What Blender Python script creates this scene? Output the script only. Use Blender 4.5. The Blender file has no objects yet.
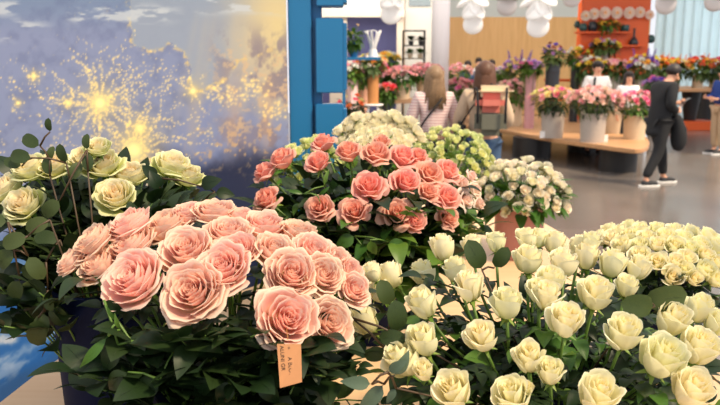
import bpy, bmesh, math, random
import numpy as np
from mathutils import Vector, Quaternion, Matrix

C = bpy.context.scene.collection
SC = bpy.context.scene
PI = math.pi
R = random.Random(11)

# ---------------------------------------------------------------- camera, light, exposure
EYE = 1.6
PITCH = math.atan(130.5 / 700)
FP = 700.0
cam_d = bpy.data.cameras.new('camera')
cam_d.lens = 35.0
cam_d.sensor_width = 36.0
cam_d.clip_start = 0.05
cam_d.clip_end = 200
cam_d.dof.use_dof = True
cam_d.dof.focus_distance = 1.28
cam_d.dof.aperture_fstop = 7.0
cam = bpy.data.objects.new('camera', cam_d)
C.objects.link(cam)
cam.location = (0, 0, EYE)
cam.rotation_euler = (PI / 2 - PITCH, 0, 0)
SC.camera = cam

world = bpy.data.worlds.new('world')
SC.world = world
world.use_nodes = True
wb = world.node_tree.nodes['Background']
wb.inputs[0].default_value = (0.92, 0.93, 1.0, 1)
wb.inputs[1].default_value = 0.72


def area(name, loc, target, sx, sy, power, col):
    d = bpy.data.lights.new(name, 'AREA')
    d.shape = 'RECTANGLE'
    d.size, d.size_y = sx, sy
    d.energy = power
    d.color = col
    o = bpy.data.objects.new(name, d)
    C.objects.link(o)
    o.location = loc
    o.rotation_euler = (Vector(target) - Vector(loc)).to_track_quat('-Z', 'Y').to_euler()
    return o


sun_d = bpy.data.lights.new('sun', 'SUN')
sun_d.energy = 3.3
sun_d.angle = math.radians(9)
sun_d.color = (1.0, 0.80, 0.55)
sun = bpy.data.objects.new('sun', sun_d)
C.objects.link(sun)
sun.rotation_euler = Vector((-0.52, 0.40, -0.80)).to_track_quat('-Z', 'Y').to_euler()
area('hall_fill', (3.5, 12.5, 3.75), (3.5, 12.5, 0), 11, 8, 250, (1.0, 0.93, 0.85))  # unseen area lamp added overhead to fill the hall with light
area('window_daylight', (13.5, 26.4, 2.8), (12, 10, 1.0), 6, 4, 90, (0.9, 0.96, 1.0))
area('far_hall_fill', (3.0, 19.0, 4.6), (3.0, 24, 1.0), 12, 3, 480, (1.0, 0.93, 0.84))  # another added lamp without a fitting, brightens the far end of the hall

SC.view_settings.view_transform = 'Standard'
SC.view_settings.look = 'None'
SC.view_settings.exposure = 0.52
SC.view_settings.gamma = 1.0
SC.view_settings.use_curve_mapping = False
try:
    SC.cycles.max_bounces = 8
    SC.cycles.transparent_max_bounces = 8
except Exception:
    pass

FWD = Vector((0, math.cos(PITCH), -math.sin(PITCH)))
UP = Vector((0, math.sin(PITCH), math.cos(PITCH)))


def at(px, py, D):
    """the point of the place seen at that pixel, D metres ahead"""
    d = FWD + Vector((1, 0, 0)) * ((px - 360) / FP) + UP * ((202.5 - py) / FP)
    return Vector((0, 0, EYE)) + d * (D / d.y)


def at_z(px, py, z):
    d = FWD + Vector((1, 0, 0)) * ((px - 360) / FP) + UP * ((202.5 - py) / FP)
    return Vector((0, 0, EYE)) + d * ((z - EYE) / d.z)


def pxm(D):
    """metres of one pixel at distance D"""
    return D * 1.0 / FP


# ---------------------------------------------------------------- helpers
def tag(o, label, cat, group=None, kind=None):
    o['label'] = label
    o['category'] = cat
    if group:
        o['group'] = group
    if kind:
        o['kind'] = kind
    return o


def thing(name, label, cat, loc=(0, 0, 0), rotz=0, group=None):
    o = bpy.data.objects.new(name, None)
    o.empty_display_size = 0.05
    C.objects.link(o)
    o.location = loc
    o.rotation_euler = (0, 0, rotz)
    return tag(o, label, cat, group)


def mesh(name, verts, faces, mat=None, smooth=True):
    me = bpy.data.meshes.new(name)
    me.from_pydata([tuple(v) for v in verts], [], faces)
    if smooth:
        me.polygons.foreach_set('use_smooth', [True] * len(me.polygons))
    if mat:
        me.materials.append(mat)
    me.update()
    return me


def put(name, me, parent=None, loc=(0, 0, 0), rot=None, scale=None):
    o = bpy.data.objects.new(name, me)
    C.objects.link(o)
    if parent:
        o.parent = parent
    o.location = loc
    if rot is not None:
        if isinstance(rot, Quaternion):
            o.rotation_mode = 'QUATERNION'
            o.rotation_quaternion = rot
        else:
            o.rotation_euler = rot
    if scale is not None:
        o.scale = (scale,) * 3 if isinstance(scale, (int, float)) else scale
    return o


class MB:
    def __init__(s):
        s.v, s.f = [], []

    def add(s, v, f):
        n = len(s.v)
        s.v += [tuple(x) for x in v]
        s.f += [tuple(i + n for i in q) for q in f]
        return s

    def box(s, c, size, rz=0, bev=0):
        x, y, z = [k / 2 for k in size]
        b = min(bev, x * .9, y * .9, z * .9)
        if b <= 0:
            vs = [(sx * x, sy * y, sz * z) for sz in (-1, 1) for sx, sy in ((-1, -1), (1, -1), (1, 1), (-1, 1))]
            fs = [(3, 2, 1, 0), (4, 5, 6, 7), (0, 1, 5, 4), (1, 2, 6, 5), (2, 3, 7, 6), (3, 0, 4, 7)]
        else:
            bm = bmesh.new()
            bmesh.ops.create_cube(bm, size=1)
            for v in bm.verts:
                v.co = Vector((v.co.x * 2 * x, v.co.y * 2 * y, v.co.z * 2 * z))
            bmesh.ops.bevel(bm, geom=bm.edges[:], offset=b, segments=2, affect='EDGES')
            bm.verts.index_update()
            vs = [v.co[:] for v in bm.verts]
            fs = [tuple(v.index for v in f.verts) for f in bm.faces]
            bm.free()
        ca, sa = math.cos(rz), math.sin(rz)
        s.add([(c[0] + a * ca - b_ * sa, c[1] + a * sa + b_ * ca, c[2] + d) for a, b_, d in vs], fs)
        return s

    def lathe(s, prof, c=(0, 0, 0), n=28, cap=True, flute=None):
        vs, fs = [], []
        for r, z in prof:
            for k in range(n):
                a = 2 * PI * k / n
                rr = r * (flute(a, z) if flute else 1)
                vs.append((c[0] + rr * math.cos(a), c[1] + rr * math.sin(a), c[2] + z))
        for i in range(len(prof) - 1):
            for k in range(n):
                fs.append((i * n + k, i * n + (k + 1) % n, (i + 1) * n + (k + 1) % n, (i + 1) * n + k))
        if cap:
            fs.append(tuple(range(n))[::-1])
            fs.append(tuple((len(prof) - 1) * n + k for k in range(n)))
        return s.add(vs, fs)

    def tube(s, pts, rad, n=6):
        pts = [Vector(p) for p in pts]
        if isinstance(rad, (int, float)):
            rad = [rad] * len(pts)
        vs, fs = [], []
        t0 = (pts[1] - pts[0]).normalized()
        ref = t0.orthogonal().normalized()
        for i, p in enumerate(pts):
            t = (pts[min(i + 1, len(pts) - 1)] - pts[max(i - 1, 0)]).normalized()
            ref = (ref - t * ref.dot(t)).normalized()
            b = t.cross(ref)
            for k in range(n):
                a = 2 * PI * k / n
                vs.append(p + (ref * math.cos(a) + b * math.sin(a)) * rad[i])
        for i in range(len(pts) - 1):
            for k in range(n):
                fs.append((i * n + k, i * n + (k + 1) % n, (i + 1) * n + (k + 1) % n, (i + 1) * n + k))
        fs.append(tuple(range(n))[::-1])
        fs.append(tuple((len(pts) - 1) * n + k for k in range(n)))
        return s.add(vs, fs)

    def ball(s, c, r, n=12, m=8, squash=(1, 1, 1)):
        vs, fs = [], []
        for i in range(m + 1):
            ph = PI * i / m
            for k in range(n):
                a = 2 * PI * k / n
                vs.append((c[0] + r * squash[0] * math.sin(ph) * math.cos(a), c[1] + r * squash[1] * math.sin(ph) * math.sin(a), c[2] - r * squash[2] * math.cos(ph)))
        for i in range(m):
            for k in range(n):
                fs.append((i * n + k, i * n + (k + 1) % n, (i + 1) * n + (k + 1) % n, (i + 1) * n + k))
        return s.add(vs, fs)

    def prism(s, outline, z0, z1, bev=0.0):
        n = len(outline)
        cx = sum(p[0] for p in outline) / n
        cy = sum(p[1] for p in outline) / n

        def ring(z, inset):
            out = []
            for x, y in outline:
                d = Vector((cx - x, cy - y))
                d.normalize()
                out.append((x + d.x * inset, y + d.y * inset, z))
            return out
        rings = [ring(z0, bev), ring(z0 + bev, 0), ring(z1 - bev, 0), ring(z1, bev)] if bev else [ring(z0, 0), ring(z1, 0)]
        vs = [p for r_ in rings for p in r_]
        fs = []
        for i in range(len(rings) - 1):
            for k in range(n):
                fs.append((i * n + k, i * n + (k + 1) % n, (i + 1) * n + (k + 1) % n, (i + 1) * n + k))
        fs.append(tuple(range(n))[::-1])
        fs.append(tuple((len(rings) - 1) * n + k for k in range(n)))
        return s.add(vs, fs)

    def build(s, name, mat, parent=None, smooth=False, **kw):
        me = mesh(name, s.v, s.f, mat, smooth)
        return put(name, me, parent, **kw)


def autosmooth(o, ang=40):
    me = o.data
    me.polygons.foreach_set('use_smooth', [True] * len(me.polygons))
    try:
        me.set_sharp_from_angle(angle=math.radians(ang))
    except Exception:
        pass
    return o


def smooth_loop(pts, sub=8):
    """closed Catmull-Rom through 2-D points"""
    n = len(pts)
    out = []
    for i in range(n):
        p0, p1, p2, p3 = [np.array(pts[(i + k) % n], float) for k in (-1, 0, 1, 2)]
        for j in range(sub):
            t = j / sub
            out.append(tuple(0.5 * (2 * p1 + (p2 - p0) * t + (2 * p0 - 5 * p1 + 4 * p2 - p3) * t * t + (3 * p1 - p0 - 3 * p2 + p3) * t ** 3)))
    return out


# ---------------------------------------------------------------- materials
def srgb(r, g, b):
    f = lambda c: c / 12.92 if c <= 0.04045 else ((c + 0.055) / 1.055) ** 2.4
    return (f(r / 255), f(g / 255), f(b / 255), 1)


MATS = {}


def pmat(name, col, rough=0.5, metal=0.0, noise=0.0, nscale=20, spec=0.5, bump=0.0, trans=0.0, alpha=1, coat=0, rand=0.0, emit=None):
    if name in MATS:
        return MATS[name]
    m = bpy.data.materials.new(name)
    m.use_nodes = True
    nt = m.node_tree
    bs = nt.nodes['Principled BSDF']
    bs.inputs['Roughness'].default_value = rough
    bs.inputs['Metallic'].default_value = metal
    bs.inputs['Specular IOR Level'].default_value = spec
    bs.inputs['Coat Weight'].default_value = coat
    src = None
    tc = nt.nodes.new('ShaderNodeTexCoord')
    if noise or bump:
        nz = nt.nodes.new('ShaderNodeTexNoise')
        nz.inputs['Scale'].default_value = nscale
        nz.inputs['Detail'].default_value = 5
        nt.links.new(tc.outputs['Object'], nz.inputs['Vector'])
    hsv = nt.nodes.new('ShaderNodeHueSaturation')
    hsv.inputs['Color'].default_value = col
    if noise or rand:
        val = nt.nodes.new('ShaderNodeMath')
        val.operation = 'MULTIPLY_ADD'
        val.inputs[1].default_value = noise * 2
        val.inputs[2].default_value = 1 - noise
        if noise:
            nt.links.new(nz.outputs['Fac'], val.inputs[0])
        else:
            val.inputs[0].default_value = 0.5
        if rand:
            oi = nt.nodes.new('ShaderNodeObjectInfo')
            v2 = nt.nodes.new('ShaderNodeMath')
            v2.operation = 'MULTIPLY_ADD'
            v2.inputs[1].default_value = rand * 2
            nt.links.new(oi.outputs['Random'], v2.inputs[0])
            sb = nt.nodes.new('ShaderNodeMath')
            sb.operation = 'SUBTRACT'
            sb.inputs[1].default_value = rand
            nt.links.new(val.outputs[0], sb.inputs[0])
            nt.links.new(sb.outputs[0], v2.inputs[2])
            nt.links.new(v2.outputs[0], hsv.inputs['Value'])
            v3 = nt.nodes.new('ShaderNodeMath')
            v3.operation = 'MULTIPLY_ADD'
            v3.inputs[1].default_value = -0.04
            v3.inputs[2].default_value = 0.52
            nt.links.new(oi.outputs['Random'], v3.inputs[0])
            nt.links.new(v3.outputs[0], hsv.inputs['Hue'])
        else:
            nt.links.new(val.outputs[0], hsv.inputs['Value'])
    nt.links.new(hsv.outputs[0], bs.inputs['Base Color'])
    if bump:
        bp = nt.nodes.new('ShaderNodeBump')
        bp.inputs['Strength'].default_value = bump
        bp.inputs['Distance'].default_value = 0.01
        nt.links.new(nz.outputs['Fac'], bp.inputs['Height'])
        nt.links.new(bp.outputs[0], bs.inputs['Normal'])
    if emit:
        bs.inputs['Emission Color'].default_value = emit[0]
        bs.inputs['Emission Strength'].default_value = emit[1]
    if trans:
        tr = nt.nodes.new('ShaderNodeBsdfTranslucent')
        mx = nt.nodes.new('ShaderNodeMixShader')
        mx.inputs[0].default_value = trans
        nt.links.new(hsv.outputs[0], tr.inputs['Color'])
        nt.links.new(bs.outputs[0], mx.inputs[1])
        nt.links.new(tr.outputs[0], mx.inputs[2])
        nt.links.new(mx.outputs[0], nt.nodes['Material Output'].inputs[0])
    MATS[name] = m
    return m


def petal_mat(name, c_in, c_mid, c_out, c_edge, edge_pow=3.0, edge_amt=0.7, base=None, trans=0.28, hue=0.012, val=0.08):
    """colours of a bloom: by petal layer (r: 0 heart .. 1 outer) and along a petal (g: 0 base .. 1 rim)"""
    m = bpy.data.materials.new(name)
    m.use_nodes = True
    nt = m.node_tree
    L = nt.links.new
    bs = nt.nodes['Principled BSDF']
    bs.inputs['Roughness'].default_value = 0.55
    bs.inputs['Specular IOR Level'].default_value = 0.25
    bs.inputs['Sheen Weight'].default_value = 0.15
    at_ = nt.nodes.new('ShaderNodeAttribute')
    at_.attribute_name = 'pt'
    sp = nt.nodes.new('ShaderNodeSeparateColor')
    L(at_.outputs['Color'], sp.inputs[0])
    rp = nt.nodes.new('ShaderNodeValToRGB')
    e = rp.color_ramp.elements
    e[0].position, e[0].color = 0.0, c_in
    e[1].position, e[1].color = 1.0, c_out
    k = e.new(0.5)
    k.color = c_mid
    L(sp.outputs[0], rp.inputs[0])
    pw = nt.nodes.new('ShaderNodeMath')
    pw.operation = 'POWER'
    pw.inputs[1].default_value = edge_pow
    L(sp.outputs[1], pw.inputs[0])
    ml = nt.nodes.new('ShaderNodeMath')
    ml.operation = 'MULTIPLY'
    ml.inputs[1].default_value = edge_amt
    L(pw.outputs[0], ml.inputs[0])
    mx = nt.nodes.new('ShaderNodeMix')
    mx.data_type = 'RGBA'
    L(ml.outputs[0], mx.inputs[0])
    L(rp.outputs[0], mx.inputs[6])
    mx.inputs[7].default_value = c_edge
    last = mx.outputs[2]
    if base:
        iv = nt.nodes.new('ShaderNodeMapRange')
        iv.inputs[1].default_value = 0.0
        iv.inputs[2].default_value = 0.5
        iv.inputs[3].default_value = 1.0
        iv.inputs[4].default_value = 0.0
        L(sp.outputs[1], iv.inputs[0])
        m2 = nt.nodes.new('ShaderNodeMix')
        m2.data_type = 'RGBA'
        L(iv.outputs[0], m2.inputs[0])
        L(last, m2.inputs[6])
        m2.inputs[7].default_value = base
        last = m2.outputs[2]
    hs = nt.nodes.new('ShaderNodeHueSaturation')
    oi = nt.nodes.new('ShaderNodeObjectInfo')
    a = nt.nodes.new('ShaderNodeMath')
    a.operation = 'MULTIPLY_ADD'
    a.inputs[1].default_value = hue * 2
    a.inputs[2].default_value = 0.5 - hue
    L(oi.outputs['Random'], a.inputs[0])
    L(a.outputs[0], hs.inputs['Hue'])
    b = nt.nodes.new('ShaderNodeMath')
    b.operation = 'MULTIPLY_ADD'
    b.inputs[1].default_value = -val
    b.inputs[2].default_value = 1.0
    L(oi.outputs['Random'], b.inputs[0])
    L(b.outputs[0], hs.inputs['Value'])
    L(last, hs.inputs['Color'])
    L(hs.outputs[0], bs.inputs['Base Color'])
    tr = nt.nodes.new('ShaderNodeBsdfTranslucent')
    L(hs.outputs[0], tr.inputs['Color'])
    ms = nt.nodes.new('ShaderNodeMixShader')
    ms.inputs[0].default_value = trans
    L(bs.outputs[0], ms.inputs[1])
    L(tr.outputs[0], ms.inputs[2])
    L(ms.outputs[0], nt.nodes['Material Output'].inputs[0])
    return m


M_PINK = petal_mat('petal_pale_pink', srgb(252, 156, 152), srgb(254, 194, 186), srgb(254, 212, 198), srgb(255, 238, 212), 2.2, 0.8, base=srgb(246, 216, 140), trans=.42)
M_SALMON = petal_mat('petal_salmon', srgb(248, 146, 118), srgb(251, 162, 140), srgb(252, 182, 162), srgb(254, 210, 192), 2.0, 0.7, base=srgb(246, 180, 130), trans=.4)
M_PEACH = petal_mat('petal_peach_cream', srgb(252, 204, 180), srgb(252, 216, 194), srgb(253, 228, 208), srgb(255, 240, 224), 2.5, 0.6, trans=.35)
M_WHITE = petal_mat('petal_ivory', srgb(250, 230, 142), srgb(252, 243, 190), srgb(252, 248, 208), srgb(254, 252, 228), 2.0, 0.6, base=srgb(226, 230, 150), trans=.35)
M_CREAMG = petal_mat('petal_cream_green', srgb(248, 218, 160), srgb(250, 240, 196), srgb(196, 208, 96), srgb(254, 250, 226), 2.0, 0.5, base=srgb(200, 212, 100), trans=.35)
M_CREAM = petal_mat('petal_cream', srgb(250, 236, 186), srgb(253, 245, 210), srgb(253, 248, 222), srgb(255, 252, 234), 2.0, 0.6, trans=.35)
M_LIME = petal_mat('petal_lime_white', srgb(226, 230, 120), srgb(238, 240, 156), srgb(242, 244, 180), srgb(252, 252, 214), 2.0, 0.6, base=srgb(196, 216, 100), trans=.35)
M_BLUSH = petal_mat('petal_blush_spray', srgb(254, 234, 204), srgb(255, 244, 220), srgb(255, 248, 228), srgb(255, 252, 240), 2.0, 0.6, trans=.35)


def farpetal(name, rgb):
    c = srgb(*rgb)
    return petal_mat('petal_' + name, c, c, c, srgb(*[min(255, k + 25) for k in rgb]), 2, 0.5, hue=0.03, val=0.2)


F_PINK = farpetal('rose_pink', (246, 172, 172))
F_HOT = farpetal('hot_pink', (238, 120, 160))
F_PEACH = farpetal('soft_peach', (250, 206, 190))
F_YEL = farpetal('yellow', (244, 206, 70))
F_ORA = farpetal('orange', (238, 130, 50))
F_PUR = farpetal('violet', (120, 84, 190))
F_WHI = farpetal('white', (240, 236, 226))
F_RED = farpetal('coral_red', (226, 80, 60))
F_LIL = farpetal('lilac', (200, 150, 210))
F_YCR = farpetal('yellow_cream', (246, 224, 150))
F_BRO = farpetal('dusty_brown', (176, 110, 84))

M_LEAF = pmat('leaf_dark_green', srgb(30, 50, 20), 0.5, noise=0.25, nscale=30, trans=0.16, rand=0.25, spec=0.4)
M_LEAF2 = pmat('leaf_fresh_green', srgb(76, 112, 40), 0.42, noise=0.2, nscale=30, trans=0.22, rand=0.25, spec=0.4)
M_EUC = pmat('leaf_eucalyptus', srgb(62, 78, 40), 0.5, noise=0.2, nscale=25, trans=0.2, rand=0.25, spec=0.35)
M_EUCG = pmat('leaf_grey_eucalyptus', srgb(84, 104, 84), 0.55, noise=0.15, nscale=25, trans=0.15, rand=0.2, spec=0.3)
M_STEM = pmat('stem_green', srgb(92, 124, 50), 0.45, noise=0.1)
M_STEMR = pmat('stem_reddish', srgb(74, 56, 36), 0.5, noise=0.1)
M_SEP = pmat('sepal_green', srgb(120, 150, 62), 0.5, trans=0.2, rand=0.1)
M_OLIVE = pmat('leaf_olive_far', srgb(86, 110, 56), 0.5, trans=0.25, rand=0.2)


def wood_mat(name, c1, c2, scale=(1.2, 14, 14), rough=0.4):
    m = bpy.data.materials.new(name)
    m.use_nodes = True
    nt = m.node_tree
    L = nt.links.new
    bs = nt.nodes['Principled BSDF']
    bs.inputs['Roughness'].default_value = rough
    tc = nt.nodes.new('ShaderNodeTexCoord')
    mp = nt.nodes.new('ShaderNodeMapping')
    mp.inputs['Scale'].default_value = scale
    nz = nt.nodes.new('ShaderNodeTexNoise')
    nz.inputs['Scale'].default_value = 1.5
    nz.inputs['Detail'].default_value = 6
    nz.inputs['Distortion'].default_value = 0.6
    rp = nt.nodes.new('ShaderNodeValToRGB')
    rp.color_ramp.elements[0].position = 0.3
    rp.color_ramp.elements[1].position = 0.7
    rp.color_ramp.elements[0].color = c1
    rp.color_ramp.elements[1].color = c2
    L(tc.outputs['Object'], mp.inputs[0])
    L(mp.outputs[0], nz.inputs['Vector'])
    L(nz.outputs['Fac'], rp.inputs[0])
    L(rp.outputs[0], bs.inputs['Base Color'])
    return m


M_TABLE = wood_mat('pale_birch_top', srgb(226, 186, 140), srgb(236, 200, 156), rough=0.38)
M_TABLE2 = wood_mat('beech_top', srgb(186, 138, 94), srgb(204, 158, 114), rough=0.4)
M_PLY = wood_mat('plywood_panel', srgb(226, 174, 108), srgb(238, 190, 126), scale=(6, 6, 0.5), rough=0.55)
M_BLACK = pmat('matt_black', srgb(30, 29, 30), 0.45, noise=0.1)
M_BLACKCLOTH = pmat('black_cloth', srgb(30, 31, 34), 0.85, noise=0.2, nscale=12)
M_BLUEP = pmat('teal_blue_paint', srgb(24, 112, 164), 0.4, noise=0.05, nscale=6)
M_NAVY = pmat('navy_plastic', srgb(14, 24, 54), 0.6, noise=0.05, spec=.1)
M_PINKPOT = pmat('dusty_pink_enamel', srgb(184, 126, 122), 0.35, noise=0.04)
M_CREAMPOT = pmat('cream_enamel', srgb(238, 214, 176), 0.4, noise=0.04)
M_GREYPOT = pmat('pale_grey_pot', srgb(178, 168, 158), 0.5, noise=0.08)
M_BEIGEPOT = pmat('beige_pot', srgb(212, 190, 158), 0.5, noise=0.08)
M_DKPOT = pmat('charcoal_ceramic', srgb(44, 48, 54), 0.3)
M_TEALPOT = pmat('dark_teal_ceramic', srgb(40, 74, 72), 0.25)
M_KRAFT = pmat('kraft_paper', srgb(188, 134, 90), 0.8, noise=0.08, nscale=80)
M_INK = pmat('black_ink', srgb(40, 28, 22), 0.7)
M_ORANGE = pmat('orange_paint', srgb(228, 96, 30), 0.45, noise=0.05, nscale=3)
M_WHITEW = pmat('white_plaster', srgb(206, 202, 196), 0.8, noise=0.03)
M_GREYW = pmat('pale_grey_plaster', srgb(186, 182, 172), 0.8, noise=0.03)
M_COLUMN = pmat('white_column_paint', srgb(240, 236, 238), 0.5)
M_PURPLE = pmat('slate_purple_panel', srgb(84, 84, 132), 0.6, noise=0.04, nscale=3)
M_FRAME = pmat('cream_frame', srgb(200, 186, 168), 0.6)
M_LAMP = pmat('white_lamp_glass', srgb(236, 234, 232), 0.25, emit=((1, 0.97, 0.92, 1), 0.14), trans=0.3)
M_LAMPG = pmat('unlit_lamp_glass', srgb(225, 222, 222), 0.25, trans=0.4)
M_CARD = pmat('white_card', srgb(236, 234, 232), 0.7)
M_SKIN = pmat('skin', srgb(226, 170, 140), 0.55, spec=0.3)
M_HAIRB = pmat('dark_hair', srgb(36, 26, 24), 0.5, noise=0.3, nscale=60)
M_HAIRBR = pmat('brown_hair', srgb(96, 62, 42), 0.5, noise=0.4, nscale=60)
M_HAIRBL = pmat('ash_blonde_hair', srgb(140, 112, 82), 0.5, noise=0.45, nscale=50)
M_STEEL = pmat('dark_steel', srgb(60, 58, 58), 0.4, metal=0.6)
M_ROPE = pmat('tan_rope', srgb(190, 130, 76), 0.9, noise=0.3, nscale=50, bump=0.6)
M_TAN = M_TABLE2


def floor_mat():
    m = bpy.data.materials.new('polished_concrete')
    m.use_nodes = True
    nt = m.node_tree
    L = nt.links.new
    bs = nt.nodes['Principled BSDF']
    tc = nt.nodes.new('ShaderNodeTexCoord')
    nz = nt.nodes.new('ShaderNodeTexNoise')
    nz.inputs['Scale'].default_value = 0.8
    nz.inputs['Detail'].default_value = 8
    rp = nt.nodes.new('ShaderNodeValToRGB')
    rp.color_ramp.elements[0].position = 0.3
    rp.color_ramp.elements[1].position = 0.75
    rp.color_ramp.elements[0].color = srgb(96, 90, 86)
    rp.color_ramp.elements[1].color = srgb(122, 113, 106)
    L(tc.outputs['Object'], nz.inputs['Vector'])
    L(nz.outputs['Fac'], rp.inputs[0])
    L(rp.outputs[0], bs.inputs['Base Color'])
    bs.inputs['Roughness'].default_value = 0.22
    return m


def stripe_mat(name, c1, c2, period):
    m = bpy.data.materials.new(name)
    m.use_nodes = True
    nt = m.node_tree
    L = nt.links.new
    bs = nt.nodes['Principled BSDF']
    bs.inputs['Roughness'].default_value = 0.85
    tc = nt.nodes.new('ShaderNodeTexCoord')
    sp = nt.nodes.new('ShaderNodeSeparateXYZ')
    L(tc.outputs['Object'], sp.inputs[0])
    a = nt.nodes.new('ShaderNodeMath')
    a.operation = 'MULTIPLY'
    a.inputs[1].default_value = 2 * PI / period
    b = nt.nodes.new('ShaderNodeMath')
    b.operation = 'SINE'
    c = nt.nodes.new('ShaderNodeMath')
    c.operation = 'GREATER_THAN'
    c.inputs[1].default_value = 0.35
    L(sp.outputs[2], a.inputs[0])
    L(a.outputs[0], b.inputs[0])
    L(b.outputs[0], c.inputs[0])
    mx = nt.nodes.new('ShaderNodeMix')
    mx.data_type = 'RGBA'
    L(c.outputs[0], mx.inputs[0])
    mx.inputs[6].default_value = c1
    mx.inputs[7].default_value = c2
    L(mx.outputs[2], bs.inputs['Base Color'])
    return m


# ---------------------------------------------------------------- structure
def struct(o):
    o['kind'] = 'structure'
    return o


FAR = 27.0
struct(MB().add([(-9, -6, 0), (16, -6, 0), (16, FAR + 1, 0), (-9, FAR + 1, 0), (-9, -6, -.1), (16, -6, -.1), (16, FAR + 1, -.1), (-9, FAR + 1, -.1)],
                [(0, 1, 2, 3), (7, 6, 5, 4), (0, 4, 5, 1), (1, 5, 6, 2), (2, 6, 7, 3), (3, 7, 4, 0)]).build('floor', floor_mat()))


def wall_px(name, x0, x1, y0, y1, D, mat, depth=0.12, z0=None):
    a, b = at(x0, y1, D), at(x1, y0, D)
    za = a.z if z0 is None else z0
    return MB().box(((a.x + b.x) / 2, D + depth / 2, (za + b.z) / 2), (b.x - a.x, depth, b.z - za)).build(name, mat)


# far wall: plywood band with pale plaster over it
struct(wall_px('wall_back', 300, 651, 17, 100, FAR, M_PLY, z0=0))
struct(wall_px('wall_back_upper', 300, 651, -45, 17, FAR, pmat('upper_plaster', srgb(214, 220, 216), 0.8)))
struct(MB().box((-9, 12, 2.6), (0.12, 36, 5.2)).build('wall_left', M_WHITEW))
struct(MB().box((3.5, 19.5, 5.4), (25, 16, 0.12)).build('ceiling', pmat('ceiling_white', srgb(236, 236, 234), 0.8)))
# left part of the hall: a nearer plaster wall with a framed slate purple niche
struct(wall_px('wall_left_partition', 404, 437, -30, 120, 21, M_GREYW, z0=0))
struct(wall_px('trim_1', 396, 404.5, -30, 120, 20.9, M_FRAME, z0=0))
struct(wall_px('trim_2', 300, 404.5, 9, 17, 20.7, M_FRAME))
struct(wall_px('trim_3', 330, 347, 17, 120, 20.9, M_FRAME, z0=0))
struct(wall_px('wall_niche', 300, 398, 12, 120, 22, M_PURPLE, z0=0))
struct(wall_px('wall_left_upper', 300, 404.5, -30, 9, 21.2, M_WHITEW))
w = struct(wall_px('window_1', 409, 431, -20, 6, 20.95, pmat('dark_glass', srgb(92, 104, 108), 0.15), depth=0.04))

# window wall on the right: pale blue sheer curtain glass
M_SHEER = pmat('pale_blue_sheer', srgb(206, 226, 230), 0.7, noise=0.06, nscale=2, trans=0.6)
a, b = at(650, 100, 24), at(760, -40, 24)
vs, fs = [], []
n = 120
for i in range(n + 1):
    x = a.x + (b.x + 2 - a.x) * i / n
    yy = 24 + 0.08 * math.sin(i * 0.9) + 0.03 * math.sin(i * 2.3)
    vs += [(x, yy, 0.02), (x, yy, 4.9)]
for i in range(n):
    fs.append((2 * i, 2 * i + 2, 2 * i + 3, 2 * i + 1))
cur = put('sheer_curtain', mesh('sheer_curtain', vs, fs, M_SHEER))
tag(cur, 'pale blue floor-length sheer curtain behind the orange and yellow flowers', 'curtain')

col = MB().lathe([(0.2, 0), (0.2, 5.3)], n=40).build('column', M_COLUMN, smooth=True)
p = at(440, 60, 16)
col.location = (p.x, 16, 0)
tag(col, 'round white column rising behind the woman in the striped top', 'column')

# ---------------------------------------------------------------- printed backdrop (satellite picture of lit cities at night)
def value_noise(x, y, seed):
    r = np.random.RandomState(seed)
    g = r.rand(256, 256)
    xi, yi = np.floor(x).astype(int), np.floor(y).astype(int)
    fx, fy = x - xi, y - yi
    fx, fy = fx * fx * (3 - 2 * fx), fy * fy * (3 - 2 * fy)
    q = lambda a, b_: g[a % 256, b_ % 256]
    return (q(xi, yi) * (1 - fx) * (1 - fy) + q(xi + 1, yi) * fx * (1 - fy) + q(xi, yi + 1) * (1 - fx) * fy + q(xi + 1, yi + 1) * fx * fy)


def fbm(x, y, seed, oct_=5):
    s, a, t = 0, 1, 0
    for k in range(oct_):
        s = s + a * value_noise(x * 2 ** k, y * 2 ** k, seed + k)
        t += a
        a *= 0.55
    return s / t


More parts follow.
